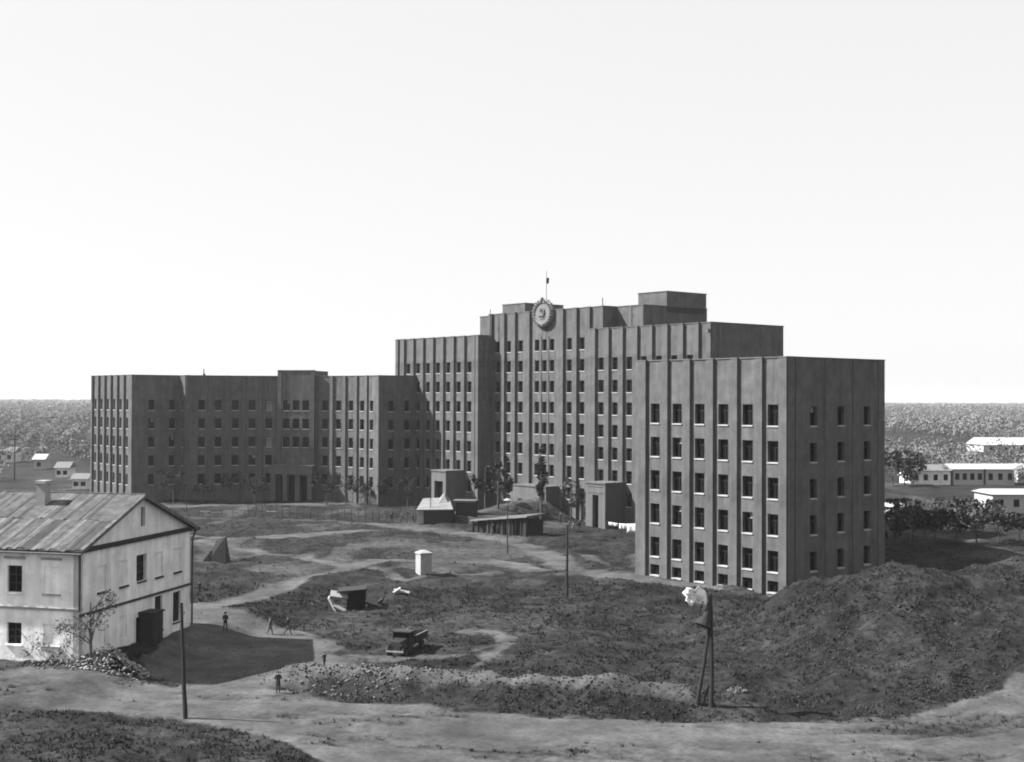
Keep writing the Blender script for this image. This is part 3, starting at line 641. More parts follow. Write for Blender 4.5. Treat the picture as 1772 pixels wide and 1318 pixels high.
# ------------------------------------------------------------------ poles
def pole(px, py, h, label, r=.13, lean=(0, 0), top=None, group='wooden poles across the building site'):
    g_ = G(px, py); t = thing('wooden_pole', label, 'pole', g_, 0, group); b = MB(); n = 7
    b.tube([(lean[0]*i/n+.02*math.sin(i*2.1), lean[1]*i/n, -.4+(h+.4)*i/n) for i in range(n+1)], [r*(1-.4*i/n) for i in range(n+1)], 8)
    b.build('shaft', M['wood2'] if top != 'pale' else M['wood'], t); b = MB()
    for k in (0, 1): b.tube([(lean[0], lean[1], h-.3-.5*k), (lean[0]+(.22 if k else -.22), lean[1], h-.25-.5*k), (lean[0]+(.22 if k else -.22), lean[1], h-.1-.5*k)], [.02, .02, .045], 5)
    b.build('insulator', M['iron'], t); return t
pole(321, 1243, 7.9, 'tall wooden pole on the near grass bank beside the road by the old house', .17, (-.35, 0))
pole(981, 1031, 7.7, 'dark wooden pole beside the track bend in front of the near wing', .17)
t = pole(878, 958, 7.2, 'slim lamp pole on the grass island in front of the earth bank', .10)
b = MB(); b.tube([(0, 0, 6.9), (0, 0, 7.5)], [.18, .12], 8); b.tube([(0, 0, 7.5), (0, 0, 7.75)], [.62, .25], 10); b.build('lamp_shade', M['concrete'], t)
t = pole(935, 899, 6.0, 'pole with a box and round lamp in front of the entrance under the crest', .13)
b = MB(); b.box(-.2, .75, -.3, .3, 3.0, 4.4); b.build('box', M['iron'], t)
b = MB(); b.tube([(0, 0, 5.0), (0, 0, 5.2), (0, 0, 5.7), (0, 0, 6.1)], [.25, .6, .6, .2], 8); b.build('lamp', M['iron'], t)
for i, (px, py, h, wh) in enumerate(((323, 884, 5.2, 'behind the gable of the old house'), (719, 903, 4.6, 'right of the fence near the shed'), (745, 905, 5.0, 'beside the white-roofed shed'))):
    pole(px, py, h, 'thin short pole '+wh, .09)
# the braced pole by the road, with a horn loudspeaker
g_ = G(1231, 1222); t = thing('braced_pole', 'pole with leaning brace and dark horn loudspeaker at the foot of the mound', 'pole', g_)
b = MB(); b.tube([(0, 0, -.4), (.02, 0, 3), (-.03, 0, 7.0), (-.12, 0, 8.0)], [.18, .15, .12, .10], 8); b.build('shaft', M['wood2'], t)
b = MB(); b.tube([(-1.05, .3, -.4), (-.5, .15, 3), (-.08, .02, 6.2)], [.15, .13, .10], 8); b.build('brace', M['wood2'], t)
b = MB(); b.tube([(-.62, .5, -.2), (-.1, .1, 1.6)], .07, 6); b.build('brace', M['wood2'], t)
b = MB(); b.tube([(-.12, -.05, 7.3), (-.22, -.12, 7.0), (-.38, -.22, 6.5), (-.55, -.32, 6.05), (-.68, -.4, 5.75)], [.10, .16, .30, .46, .64], 14, cap=True); b.build('loudspeaker', M['wood2'], t)
b = MB()
for a_, c_ in (((-1.15, -.2, 5.7), (-.5, -.1, 7.8)), ((-.45, -.1, 6.6), (-.1, 0, 8.0))): b.tube([a_, c_], .05, 5)
b.build('bracket', M['wood'], t)
# pale cloth snagged above it
V_ = [(0, 0, 0)]; T_ = []; rc = random.Random(5); na, nr = 20, 5; ro_ = [.55+.5*rc.random() for _ in range(na)]
for j in range(1, nr+1):
    for i in range(na):
        a_ = 2*PI*i/na; r = j/nr*ro_[i]*.95; V_.append((r*math.cos(a_), .16*math.sin(3*a_+j)*j/nr+rc.uniform(-.09, .09), r*.85*math.sin(a_)+rc.uniform(-.05, .05)))
for i in range(na):
    i2 = (i+1) % na; T_.append((0, 1+i, 1+i2, 1+i2))
    for j in range(1, nr): k = 1+(j-1)*na; T_.append((k+i, k+na+i, k+na+i2, k+i2))
T3 = []
for q in T_: T3.append(q[:3]); 
T3 = T3[:0]+[t_ for q in T_ for t_ in ([q[:3]] if q[2] == q[3] else [(q[0], q[1], q[2]), (q[0], q[2], q[3])])]
T_ = T3
o = np_mesh('torn_cloth', V_, T_, M['white'], smooth=False); o.location = g_+Vector((-1.2, -.1, 7.75)); o.rotation_euler = (0, .3, 0)
sd = o.modifiers.new('thick', 'SOLIDIFY'); sd.thickness = .03; tag(o, 'pale torn cloth hanging from the top of the braced loudspeaker pole', 'cloth')

# ------------------------------------------------------------------ white booth, sheds, earth bank, laundry
g_ = G(733, 992); t = thing('masonry_booth', 'small white square masonry booth on the grass beside the track', 'booth', g_, math.radians(28))
b = MB(); b.box(-.75, .75, -.75, .75, -.3, 2.45); b.build('wall', M['concrete'], t)
b = MB(); b.prism([(-.85, -.85), (.85, -.85), (.85, .85), (-.85, .85)], 2.452, 2.6); b.hexa([(-.8, -.8, 2.6), (.8, -.8, 2.6), (.8, .8, 2.6), (-.8, .8, 2.6), (-.3, -.3, 2.85), (.3, -.3, 2.85), (.3, .3, 2.85), (-.3, .3, 2.85)]); b.build('cap', M['concrete'], t)
b = MB(); b.box(.752, .79, -.35, .35, 0, 1.9); b.build('door', M['wood'], t)
g_ = G(757, 906); t = thing('shed', 'low shed with a white sheeted roof and dark boarded front, behind the fence', 'shed', g_, math.radians(-2))
b = MB(); b.box(-2.4, 2.4, 0, 4, -.3, 2.1); b.build('boarded_front', M['wood2'], t)
b = MB(); b.box(-3.4, -2.42, .3, 3.8, -.3, 1.9); b.build('side_wall', M['concrete'], t)
b = MB(); b.hexa([(-3.6, -.3, 2.0), (2.7, -.3, 2.12), (2.4, 5.6, 2.2), (-3.3, 5.6, 2.1), (-3.6, -.3, 2.15), (2.7, -.3, 2.27), (1.5, 5.0, 3.9), (-3.0, 5.0, 3.7)]); b.hexa([(-.4, 1.8, 2.4), (2.0, 1.8, 2.4), (1.8, 4.9, 3.6), (-.2, 4.9, 3.6), (.6, 3.6, 4.3), (.9, 3.6, 4.3), (.9, 4.4, 4.6), (.6, 4.4, 4.6)]); b.build('roof', M['shedroof'], t)
for i in range(9): x = -2.3+i*.53; b = MB(); b.box(x, x+.5, -.03-.01*(i % 2), -.002, -.3, 2.05); b.build('board', M['wood2'], t)
g_ = G(806, 892); t = thing('store_hut', 'dark flat-topped hut between the white-roofed shed and the earth bank', 'hut', g_, math.radians(-8))
b = MB(); b.box(-1.8, 1.6, 0, 3, -.3, 2.3); b.build('wall', M['wood2'], t); b = MB(); b.box(-2.4, 1.7, -.2, 3.2, 2.302, 2.6); b.build('roof', M['thatch'], t)
b = MB(); b.box(-2.9, -1.9, -1.2, -.3, -.2, 1.6); b.build('lean_to', M['wood'], t)
# dug-in shed along the foot of the earth bank
a_ = G(818, 921); c_ = G(911, 929); dv = c_-a_; t = thing('dugout_shed', 'long dark broken-fronted shed dug into the earth bank', 'shed', a_, math.atan2(dv.y, dv.x)); L = dv.length
b = MB(); b.box(0, L, 1.2, 4.2, -.5, 2.6); b.build('back', M['wood2'], t)
zt = lambda u_: 1.9+1.35*u_
for i in range(11):
    u_ = i/10; x = L*u_; b = MB(); b.tube([(x, .1*math.sin(i*3), -.4), (x+.1*math.sin(i), 0, zt(u_))], .10, 5); b.build('post', M['wood2'], t)
for i in range(16):
    if i in (2, 3, 6, 9, 12, 13): continue
    u_ = i/16; x = L*u_; b = MB(); b.hexa([(x, .1, -.4), (x+L/16*.92, .1, -.4), (x+L/16*.92, .16, -.4), (x, .16, -.4), (x, .1, zt(u_)-.2-.5*random.random()), (x+L/16*.92, .1, zt(u_)-.2), (x+L/16*.92, .16, zt(u_)-.2), (x, .16, zt(u_)-.2)]); b.build('panel', M['wood' if i in (4, 5, 10) else 'wood2'], t)
b = MB(); b.hexa([(-.3, -.4, zt(0)-.05), (L+.3, -.4, zt(1)-.05), (L+.3, 4.6, zt(1)), (-.3, 4.6, zt(0)+.1), (-.3, -.3, zt(0)+.18), (L+.3, -.3, zt(1)+.16), (L+.3, 4.6, zt(1)+.35), (-.3, 4.6, zt(0)+.3)]); b.build('earth_roof', M['thatch'], t)
# laundry
a_, c_ = G(1050, 923), G(1112, 927); dv = c_-a_; t = thing('washing_line', 'washing line hung with white sheets beside the porch and the near wing', 'washing line', a_, math.atan2(dv.y, dv.x)); L = dv.length
b = MB(); b.tube([(0, 0, -.2), (0, 0, 2.1)], .05, 5); b.build('post', M['wood'], t); b = MB(); b.tube([(L, 0, -.2), (L, 0, 2.0)], .05, 5); b.build('post', M['wood'], t)
b = MB(); b.tube([(L*i/8, 0, 1.95-.25*math.sin(PI*i/8)) for i in range(9)], .015, 4); b.build('line', M['iron'], t)
for k, (x0, x1, h) in enumerate(((.3, 1.9, .55), (2.1, 3.3, .9), (3.35, L-.2, 1.45))):
    V_ = []; T_ = []; n = 10
    for i in range(n):
        x = x0+(x1-x0)*i/(n-1); zt_ = 1.95-.25*math.sin(PI*x/L)
        for j in range(4): V_.append((x, .10*math.sin(i*1.7+k)*j/3, zt_-h*j/3*(1+.1*math.sin(i*2.3))))
    for i in range(n-1):
        for j in range(3): q = i*4+j; T_.append((q, q+4, q+5, q+1))
    o = np_mesh('sheet', V_, T_, M['white'], t, smooth=True); o.modifiers.new('thick', 'SOLIDIFY').thickness = .02
# fence of thin posts with wire
pts = [(430, 893), (505, 896), (560, 899), (620, 902), (690, 904), (728, 905)]
g0 = G(*pts[0]); t = thing('wire_fence', 'sparse fence of thin posts and wires across the yard in front of the curved range', 'fence', g0); xs_ = np.linspace(430, 728, 26); prev = None; wb = MB()
for i, x in enumerate(xs_):
    p = G(x, float(np.interp(x, [q[0] for q in pts], [q[1] for q in pts])))-g0; h = 2.1+.35*random.random(); b = MB()
    b.tube([p+Vector((0, 0, -.3)), p+Vector((.15*random.uniform(-1, 1), 0, h))], [.085, .06], 5); b.build('fence_post', M['wood2'], t)
    if prev is not None:
        for z in (.5, 1.1, 1.7): wb.tube([prev+Vector((0, 0, z)), p+Vector((0, 0, z))], .018, 3)
    prev = p
wb.build('wire', M['iron'], t)
pts = [(338, 893), (430, 891), (500, 893)]; g0 = G(345, 893); t = thing('rail_fence', 'low rail fence with pale rails behind the old house', 'fence', g0)
prev = None
for x in np.linspace(345, 500, 9):
    p = G(x, 893)-g0; b = MB(); b.tube([p+Vector((0, 0, -.3)), p+Vector((0, 0, 1.2))], .07, 5); b.build('fence_post', M['wood'], t)
    if prev is not None: b = MB(); b.tube([prev+Vector((0, 0, .95)), p+Vector((0, 0, .9))], .06, 4); b.build('rail', M['concrete' if random.random() < .6 else 'wood'], t)
    prev = p

# ------------------------------------------------------------------ wreckage on the rough ground
def slab(b, c, ax, ay, hx_, hy_, th_, m=0):
    ax = Vector(ax).normalized(); ay = Vector(ay).normalized(); az = ax.cross(ay).normalized(); c = Vector(c)
    p = [c+ax*sx*hx_+ay*sy*hy_+az*sz*th_ for sz in (-1, 1) for sx, sy in ((-1, -1), (1, -1), (1, 1), (-1, 1))]; b.hexa(p, m)
g_ = G(595, 1055); t = thing('collapsed_cellar', 'collapsed cellar entrance with pale tilted slabs and a dark hole on the rough ground', 'ruin', g_)
for c, ax, ay, a2, b2, m_ in (((-.5, .3, 1.5), (1, .1, -.15), (0, .8, .6), .95, .42, 'concrete'), ((-1.1, -.4, .6), (.3, -.2, -.5), (0, 1, .2), .9, .4, 'concrete'), ((-.1, -.6, .1), (1, 0, -.55), (0, 1, .3), 1.0, .35, 'concrete')):
    b = MB(); slab(b, c, ax, ay, a2, b2, .10); b.build('slab', M[m_], t)
b = MB(); b.hexa([(.2, -.4, -.2), (1.5, 0, -.2), (2.0, 2, -.2), (.4, 2, -.2), (.5, -.1, 1.5), (1.7, .3, 1.9), (2.1, 2, 2.0), (-.6, 2, 1.8)]); b.build('pit_frame', M['dark'], t)
b = MB(); slab(b, (.8, .8, 2.05), (1, .1, .08), (0, 1, .1), 1.5, .9, .07); b.build('plank_roof', M['wood2'], t)
g_ = G(695, 1026); o = MB(); slab(o, (0, 0, .2), (1, .1, -.2), (0, 1, .4), .9, .22, .07); slab(o, (-.5, -.3, .35), (.8, .3, .5), (-.3, 1, .2), .5, .2, .07); o = o.build('broken_panel', M['concrete']); o.location = g_; tag(o, 'pale broken boards lying on the grass below the white booth', 'debris')
g_ = G(640, 1048); o = MB(); slab(o, (0, 0, .5), (1, .2, -.25), (0, 1, .5), 1.3, .6, .1); slab(o, (.9, .4, .35), (.7, -.2, .5), (0, 1, .1), .6, .5, .12); o = o.build('broken_panel', M['wood2']); o.location = g_; tag(o, 'dark broken panel lying right of the collapsed cellar', 'debris')
g_ = G(378, 972); t = thing('leaning_shelter', 'dark sagging tarpaulin shelter with a long pole, behind the old house', 'shelter', g_)
b = MB(); b.hexa([(-1.7, -.4, -.3), (1.1, -.6, -.3), (1.3, 1.6, -.3), (-.8, 1.6, -.3), (-.3, .3, 3.0), (.9, .0, 3.3), (.9, .6, 3.4), (.2, .6, 3.1)]); b.build('tarpaulin', M['wood'], t)
b = MB(); b.hexa([(-2.3, -.6, -.3), (-1.6, -.6, -.3), (-1.2, .2, -.3), (-1.8, .2, -.3), (-1.0, -.1, 1.5), (-.8, -.1, 1.5), (-.8, .3, 1.6), (-1.0, .3, 1.5)]); b.build('flap', M['wood2'], t)
b = MB(); b.tube([(.5, .2, 3.0), (4.0, .8, 4.6)], [.09, .05], 5); b.build('pole', M['wood2'], t)
def heap(px, py, r, n, name, label, mt, seed, hgt=1.0):
    g_ = G(px, py); rn = np.random.default_rng(seed); V_ = []; F_ = []
    for i in range(n):
        a_ = rn.random()*6.28; q = r*rn.random()**.6; s_ = rn.uniform(.05, .18); c_ = np.array([q*math.cos(a_)*1.6, q*math.sin(a_)*.8, max(0, hgt*(1-q/r))*rn.random()])
        g2 = hz(g_.x+c_[0], g_.y+c_[1])-g_.z; p = rn.normal(size=(6, 3))*.25+np.array([(1, 0, 0), (-1, 0, 0), (0, 1, 0), (0, -1, 0), (0, 0, .8), (0, 0, -.8)]); p = p*s_*rn.uniform(.5, 1.3, 3)+c_+np.array([0, 0, g2])
        k = len(V_); V_ += list(p); F_ += [(k+a1, k+b1, k+c1) for a1, b1, c1 in ((0, 2, 4), (2, 1, 4), (1, 3, 4), (3, 0, 4), (2, 0, 5), (1, 2, 5), (3, 1, 5), (0, 3, 5))]
    o = np_mesh(name, V_, F_, mt); o.location = g_; return tag(o, label, 'rubble heap', kind='stuff')
heap(185, 1145, 2.1, 480, 'rubble_heap', 'pale heap of fallen plaster at the near corner of the old house', M['concrete'], 1, 1.6)
heap(110, 1150, 1.8, 160, 'rubble_heap', 'small pale rubble heap under the blind window of the old house', M['stones'], 2, 1.0)
heap(625, 1185, 3.9, 420, 'rubble_heap', 'pale broken stone heap at the left end of the spoil bank', M['stones'], 3, .1)
heap(1277, 1196, .45, 90, 'rubble_heap', 'small pale stone pile right of the braced pole', M['stones'], 4, .35)


# ------------------------------------------------------------------ lorry
g_ = G(703, 1129); t = thing('lorry', 'small dark open-bed lorry standing on the track by the rough ground', 'lorry', g_, math.radians(-17))
LP = M['paint']                                                     # front faces -y (towards the camera), bed behind
b = MB(); b.hexa([(-.45, -2.5, .75), (.45, -2.5, .75), (.62, -1.2, .75), (-.62, -1.2, .75), (-.40, -2.5, 1.35), (.40, -2.5, 1.35), (.58, -1.2, 1.5), (-.58, -1.2, 1.5)]); b.build('bonnet', LP, t)
b = MB(); b.box(-.42, .42, -2.56, -2.502, .7, 1.38); b.build('radiator', M['iron'], t)
cb = MB(); cb.box(-.8, .8, -1.2, -.1, .7, 1.45); 
for x in (-.8, .74): cb.box(x, x+.06, -1.2, -1.12, 1.45, 1.95); cb.box(x, x+.06, -.2, -.1, 1.45, 1.95)
cb.box(-.74, .74, -.16, -.1, 1.45, 1.95); cb.box(-.85, .85, -1.32, -.05, 1.951, 2.04); cab = cb.build('cab', LP, t)
b = MB(); b.box(-.74, .74, -1.18, -1.15, 1.45, 1.95); b.build('windscreen', M['pane'], cab)
b = MB(); b.box(-.95, .95, .0, 2.8, .95, 1.05); 
b.box(-.95, .95, .0, .05, 1.05, 1.5); bed = b.build('cargo_bed', M['wood2'], t)
for x in (-.95, .90): b = MB(); b.box(x, x+.05, .06, 2.74, 1.052, 1.55); b.build('side_board', M['wood2'], bed); b = MB(); b.box(x-.005, x+.055, .06, 2.74, 1.552, 1.59); b.build('top_rail', M['concrete'], bed)
b = MB(); b.box(-.95, .95, 2.75, 2.8, 1.052, 1.5); b.build('tailboard', M['wood2'], bed)
for x in (-.45, .35): b = MB(); b.box(x, x+.1, -2.4, 2.8, .6, .72); b.build('chassis_rail', M['iron'], t)
b = MB(); b.box(-.8, .8, -2.72, -2.64, .5, .62); b.build('bumper', M['concrete'], t)
for x in (-.55, .55): b = MB(); b.tube([(x, -2.45, 1.12), (x, -2.62, 1.12)], [.08, .14], 10); b.build('headlight', M['iron'], t)
for x, y in ((-.72, -2.0), (.72, -2.0), (-.78, 1.7), (.78, 1.7)):
    b = MB(); b.tube([(x-.11, y, .42), (x+.11, y, .42)], .42, 16); wl = b.build('wheel', M['rubber'], t); b = MB(); b.tube([(x-.13, y, .42), (x+.13, y, .42)], .22, 12); b.build('rim', M['iron'], wl)
    if y < 0: b = MB(); b.tube([(x, y-.62, .62), (x, y-.35, .93), (x, y+.1, .97), (x, y+.6, .7), (x, y+.95, .55)], .10, 5); b.build('mudguard', LP, t)

# ------------------------------------------------------------------ people
def figure(pose, h, coat):
    """one continuous skinned body; returns meshes"""
    s = h/1.75; sp = {'stand': (.10, 0, .12, .25), 'walk': (.34, .10, .30, .35), 'stride': (.48, .05, .38, .35)}[pose]; st, _, sw, el = sp
    P = {'pel': (0, 0, .95), 'wst': (0, 0, 1.10), 'chs': (0, .01, 1.33), 'nck': (0, 0, 1.49), 'hd0': (0, .01, 1.57), 'hd1': (0, .015, 1.67),
         'hl': (.10, 0, .90), 'kl': (.10+st*.15, st*.55, .50), 'al': (.10+st*.2, st*.75, .09), 'fl': (.11+st*.2, st*.75+.16, .04),
         'hr': (-.10, 0, .90), 'kr': (-.10-st*.15, -st*.25, .50), 'ar': (-.10-st*.2, -st*.85, .10), 'fr': (-.11-st*.2, -st*.85+.15, .04),
         'sl': (.19, 0, 1.42), 'eL': (.27, -sw*.35, 1.15), 'wl': (.24, -sw*.35+.12, .92), 'gl': (.24, -sw*.35+.15, .83),
         'sr': (-.19, 0, 1.42), 'eR': (-.27, sw*.45, 1.16), 'wr': (-.24, sw*.45+.14, .94), 'gr': (-.24, sw*.45+.17, .86)}
    if pose == 'stand': P['wl'] = (.10, .2, 1.12); P['gl'] = (.0, .22, 1.14); P['wr'] = (-.1, .22, 1.08); P['gr'] = (0, .24, 1.08)
    R = dict(pel=.16, wst=.14, chs=.17, nck=.06, hd0=.085, hd1=.10, hl=.10, kl=.07, al=.05, fl=.045, hr=.10, kr=.07, ar=.05, fr=.045, sl=.07, eL=.055, wl=.04, gl=.045, sr=.07, eR=.055, wr=.04, gr=.045)
    Ed = [('pel', 'wst'), ('wst', 'chs'), ('chs', 'nck'), ('nck', 'hd0'), ('hd0', 'hd1'), ('pel', 'hl'), ('hl', 'kl'), ('kl', 'al'), ('al', 'fl'), ('pel', 'hr'), ('hr', 'kr'), ('kr', 'ar'), ('ar', 'fr'), ('chs', 'sl'), ('sl', 'eL'), ('eL', 'wl'), ('wl', 'gl'), ('chs', 'sr'), ('sr', 'eR'), ('eR', 'wr'), ('wr', 'gr')]
    K = list(P); me = bpy.data.meshes.new('tmp'); me.from_pydata([tuple(c*s for c in P[k]) for k in K], [(K.index(a), K.index(c)) for a, c in Ed], []); o = bpy.data.objects.new('tmp', me); COL.objects.link(o)
    o.modifiers.new('skin', 'SKIN'); o.modifiers.new('sub', 'SUBSURF').levels = 1
    for k, v in zip(K, me.skin_vertices[0].data): v.radius = (R[k]*s, R[k]*s)
    me.skin_vertices[0].data[0].use_root = True
    dg = bpy.context.evaluated_depsgraph_get(); m2 = bpy.data.meshes.new_from_object(o.evaluated_get(dg)); bpy.data.objects.remove(o)
    m2.name = 'body'; m2.materials.clear()
    for q in (coat, M['trousers'], M['skin']): m2.materials.append(q)
    hands = [Vector(P[k])*s for k in ('gl', 'gr')]
    for p in m2.polygons: c = p.center; p.use_smooth = True; p.material_index = 2 if c.z > 1.5*s or any((c-q).length < .07 for q in hands) else (1 if c.z < .80*s else 0)
    hb_ = MB(); hb_.tube([(0, -.01*s, 1.66*s), (0, -.01*s, 1.72*s), (0, -.01*s, 1.77*s)], [.125*s, .125*s, .07*s], 10); hb_.tube([(0, .06*s, 1.685*s), (0, .17*s, 1.675*s)], [.09*s, .05*s], 6)
    sk = MB(); sk.tube([(0, 0, 1.12*s), (0, 0, .92*s), (0, 0, .62*s)], [.16*s, .19*s, .23*s], 10, cap=False)
    return m2, hb_, sk
for i, (px, py, h, pose, rz, ct, lab, skirt) in enumerate((
    (390, 1093, 1.8, 'stand', 2.9, 'coat', 'person in dark clothes standing with arms folded, right of the old house', False),
    (467, 1098, 1.6, 'walk', -1.3, 'coat2', 'person in a long dark coat walking left of another walker on the dirt yard', True),
    (498, 1098, 1.7, 'stride', -1.6, 'coat', 'person striding with wide steps beside the edge of the house shadow', False),
    (481, 1199, 1.62, 'stand', .3, 'coat', 'person in a dark coat standing at the roadside by the pale rubble', True),
    (345, 1030, 1.6, 'stand', 1.2, 'coat', 'person standing behind the far corner of the old house', False),
    (677, 903, 1.6, 'stand', .4, 'coat', 'person by the fence, leftmost of the three near it', False),
    (695, 905, 1.7, 'walk', 1.4, 'coat2', 'person walking along the fence, middle of the three near it', False),
    (713, 905, 1.7, 'walk', -1.4, 'coat', 'person by the fence closest to the white-roofed shed', False),
    (853, 924, 1.7, 'stand', .2, 'coat', 'person standing in front of the dugout shed', False),
    (970, 903, 1.7, 'stand', 1.0, 'coat2', 'person alone between the entrance pole and the entrance block', False),
    (985, 918, 1.75, 'walk', -1.2, 'coat', 'person left in the pair walking behind the tall dark pole', False),
    (992, 919, 1.6, 'walk', -1.0, 'coat2', 'person right in the pair walking behind the tall dark pole', True),
    (1002, 918, 1.7, 'stand', .5, 'coat', 'person standing right of the walking pair near the tall dark pole', False),
    (1036, 907, 1.7, 'walk', 1.5, 'coat', 'person walking left of the washing line', False),
    (561, 1166, 1.1, 'stand', .8, 'coat', 'small person crouched by the corner of the house shadow', True))):
    m2, hb_, sk = figure(pose, h, M[ct]); g_ = G(px, py); t = thing('person', lab, 'person', g_, rz); link('body', m2, t); hb_.build('cap', M[ct], t)
    if skirt: sk.build('coat_skirt', M[ct], t)

# ------------------------------------------------------------------ trees and bushes
def tree(px, py, H, W, label, mt='leaf', n=500, trunk=.25, leafsz=.22, name='broadleaf_tree', cat='tree', seed=0, loc=None, group=None, shape='round'):
    rn = np.random.default_rng(seed+int(px)); rd = random.Random(seed+int(px)); g_ = loc if loc is not None else G(px, py)
    t = thing(name, label, cat, g_, rd.random()*6, group); b = MB(); tips = []
    b.tube([(0, 0, -.3), (.1*rd.uniform(-1, 1), 0, H*.35), (.2*rd.uniform(-1, 1), .1, H*.75)], [H*.022, H*.016, H*.006], 6)
    nb = 9 if shape != 'column' else 7
    for i in range(nb):
        a_ = i*2.4+rd.random(); z0 = H*(.18+.5*rd.random()) if name != 'bare_bush' else .1; ln = W*.5*rd.uniform(.6, 1.05); z1 = z0+ln*rd.uniform(.5, 1.3)
        z1 = min(z1, H*.97); e = (ln*math.cos(a_), ln*math.sin(a_), z1); mdp = (e[0]*.45, e[1]*.45, z0+(z1-z0)*.6)
        b.tube([(0, 0, z0), mdp, e], [H*.009, H*.006, H*.002], 4, cap=False); tips += [mdp, e]
        for k in range(3):
            a2 = a_+rd.uniform(-1, 1); e2 = (e[0]*.5+ln*.5*math.cos(a2), e[1]*.5+ln*.5*math.sin(a2), min(H, z1*rd.uniform(.7, 1.15))); b.tube([mdp, e2], [H*.004, H*.0015], 3, cap=False); tips.append(e2)
    b.build('trunk' if name != 'bare_bush' else 'stems', M['bark'] if name != 'bare_bush' else M['twig'], t)
    cl = []                                                         # leaf clumps
    nc = 16
    for i in range(nc):
        if shape == 'column': z = H*(.25+.72*rn.random()); r = W*.5*math.sin(PI*min(.97, max(.06, (z/H-.15)/.85)))**.7; a_ = rn.random()*6.28; q = r*.6*rn.random(); cl.append((q*math.cos(a_), q*math.sin(a_), z, W*.28))
        else: p = tips[rn.integers(len(tips))]; cl.append((p[0], p[1], p[2]+.02*H, W*rn.uniform(.10, .22)))
    C_ = np.array(cl)[rn.integers(nc, size=n)]; dr = rn.normal(size=(n, 3)); dr /= np.linalg.norm(dr, axis=1)[:, None]
    c = C_[:, :3]+dr*(C_[:, 3]*rn.random(n)**.4)[:, None]; c[:, 2] = np.clip(c[:, 2], .1, H)
    a1 = rn.normal(size=(n, 3)); a1 /= np.linalg.norm(a1, axis=1)[:, None]; a2 = np.cross(a1, rn.normal(size=(n, 3))); a2 /= np.linalg.norm(a2, axis=1)[:, None]; s_ = (leafsz*rn.uniform(.5, 1.3, n))[:, None]
    V_ = np.stack([c-a1*s_, c+a2*s_*.6, c+a1*s_, c-a2*s_*.6], 1).reshape(-1, 3); np_mesh('crown', V_, np.arange(4*n).reshape(-1, 4), M[mt], t); return t
GR = 'young trees along the foot of the office building'
spots = [(245, 868, 8, 'in front of the farthest wing'), (300, 870, 9, 'at the inner corner of the farthest wing'), (352, 872, 7, 'at the left part of the curved range'), (402, 872, 9, 'left of the wide porch, farther one'), (440, 873, 8, 'just left of the wide porch'),
         (565, 873, 8, 'just right of the wide porch'), (598, 873, 9.5, 'at the right part of the curved range'), (632, 873, 7, 'where the curved range meets its sunlit end'), (672, 876, 8.5, 'in the shaded corner beside the left seven-storey block'), (705, 879, 9, 'before the return next to the tall porch')]
for i, (px, py, h, wh) in enumerate(spots): tree(px, py, h*.72, h*.62, 'dark young tree '+wh, n=520, leafsz=.22, seed=i, group=GR, mt='leafdark')
tree(840, 886, 12, 6, 'dark tall tree in the shaded corner left of the middle block', n=700, leafsz=.35, group=GR, mt='leafdark'); tree(862, 888, 10, 5, 'dark tree just left of the entrance under the crest', n=500, leafsz=.35, group=GR, mt='leafdark')
tree(937, 893, 13.5, 2.4, 'narrow dark poplar standing before the middle of the entrance', n=900, leafsz=.3, name='poplar_tree', shape='column', mt='leafdark')
tree(988, 897, 9.0, 4, 'dark sparse tree right of the poplar, against the sunlit middle block', n=260, leafsz=.28); tree(1006, 900, 7.5, 3, 'smaller sparse tree left of the right seven-storey block', n=160, leafsz=.25)
tree(1067, 908, 5.0, 2.2, 'small bare tree before the closed porch', n=90, leafsz=.2)
t = tree(158, 1150, 6.5, 4.6, 'bare bushy tree growing at the near corner of the old house', mt='twig', n=700, leafsz=.10, name='bare_tree')
tree(60, 1140, 3.2, 4.4, 'pale bare bush under the front windows of the old house', mt='twig', n=800, leafsz=.09, name='bare_bush', cat='bush')
tree(108, 1142, 2.8, 3.4, 'pale bare bush beside the small rubble heap at the old house', mt='twig', n=600, leafsz=.09, name='bare_bush', cat='bush')
GB = 'trees in the hollow right of the near wing'
for i, (px, py, h, w_, wh) in enumerate(((1548, 945, 5.5, 6, 'closest to the near wing'), (1580, 940, 5, 6, 'second from the near wing, below the tiny hut'), (1618, 942, 5.5, 7, 'third from the near wing'), (1655, 938, 5, 6, 'in the middle of the dark belt'), (1690, 942, 6, 7, 'left of the gap below the white house'), (1728, 936, 4.5, 6, 'below the white house'), (1765, 940, 4, 6, 'at the right edge of the photograph'),
    (1560, 905, 4, 6, 'below the tiny hut, farther back'), (1640, 900, 4, 7, 'behind the dark belt in the middle'), (1700, 905, 4, 6, 'left of the white house front'))):
    tree(px, py, h, w_, 'dark bushy tree '+wh, n=520, leafsz=.38, seed=40+i, group=GB)
for i, (px, py, h) in enumerate(((1545, 842, 9), (1565, 840, 8))): tree(px, py, h, 8, ('round dark tree at the left end of the far row of houses, nearer the wing', 'round dark tree touching the far row of houses')[i], n=500, leafsz=.6, seed=60+i)

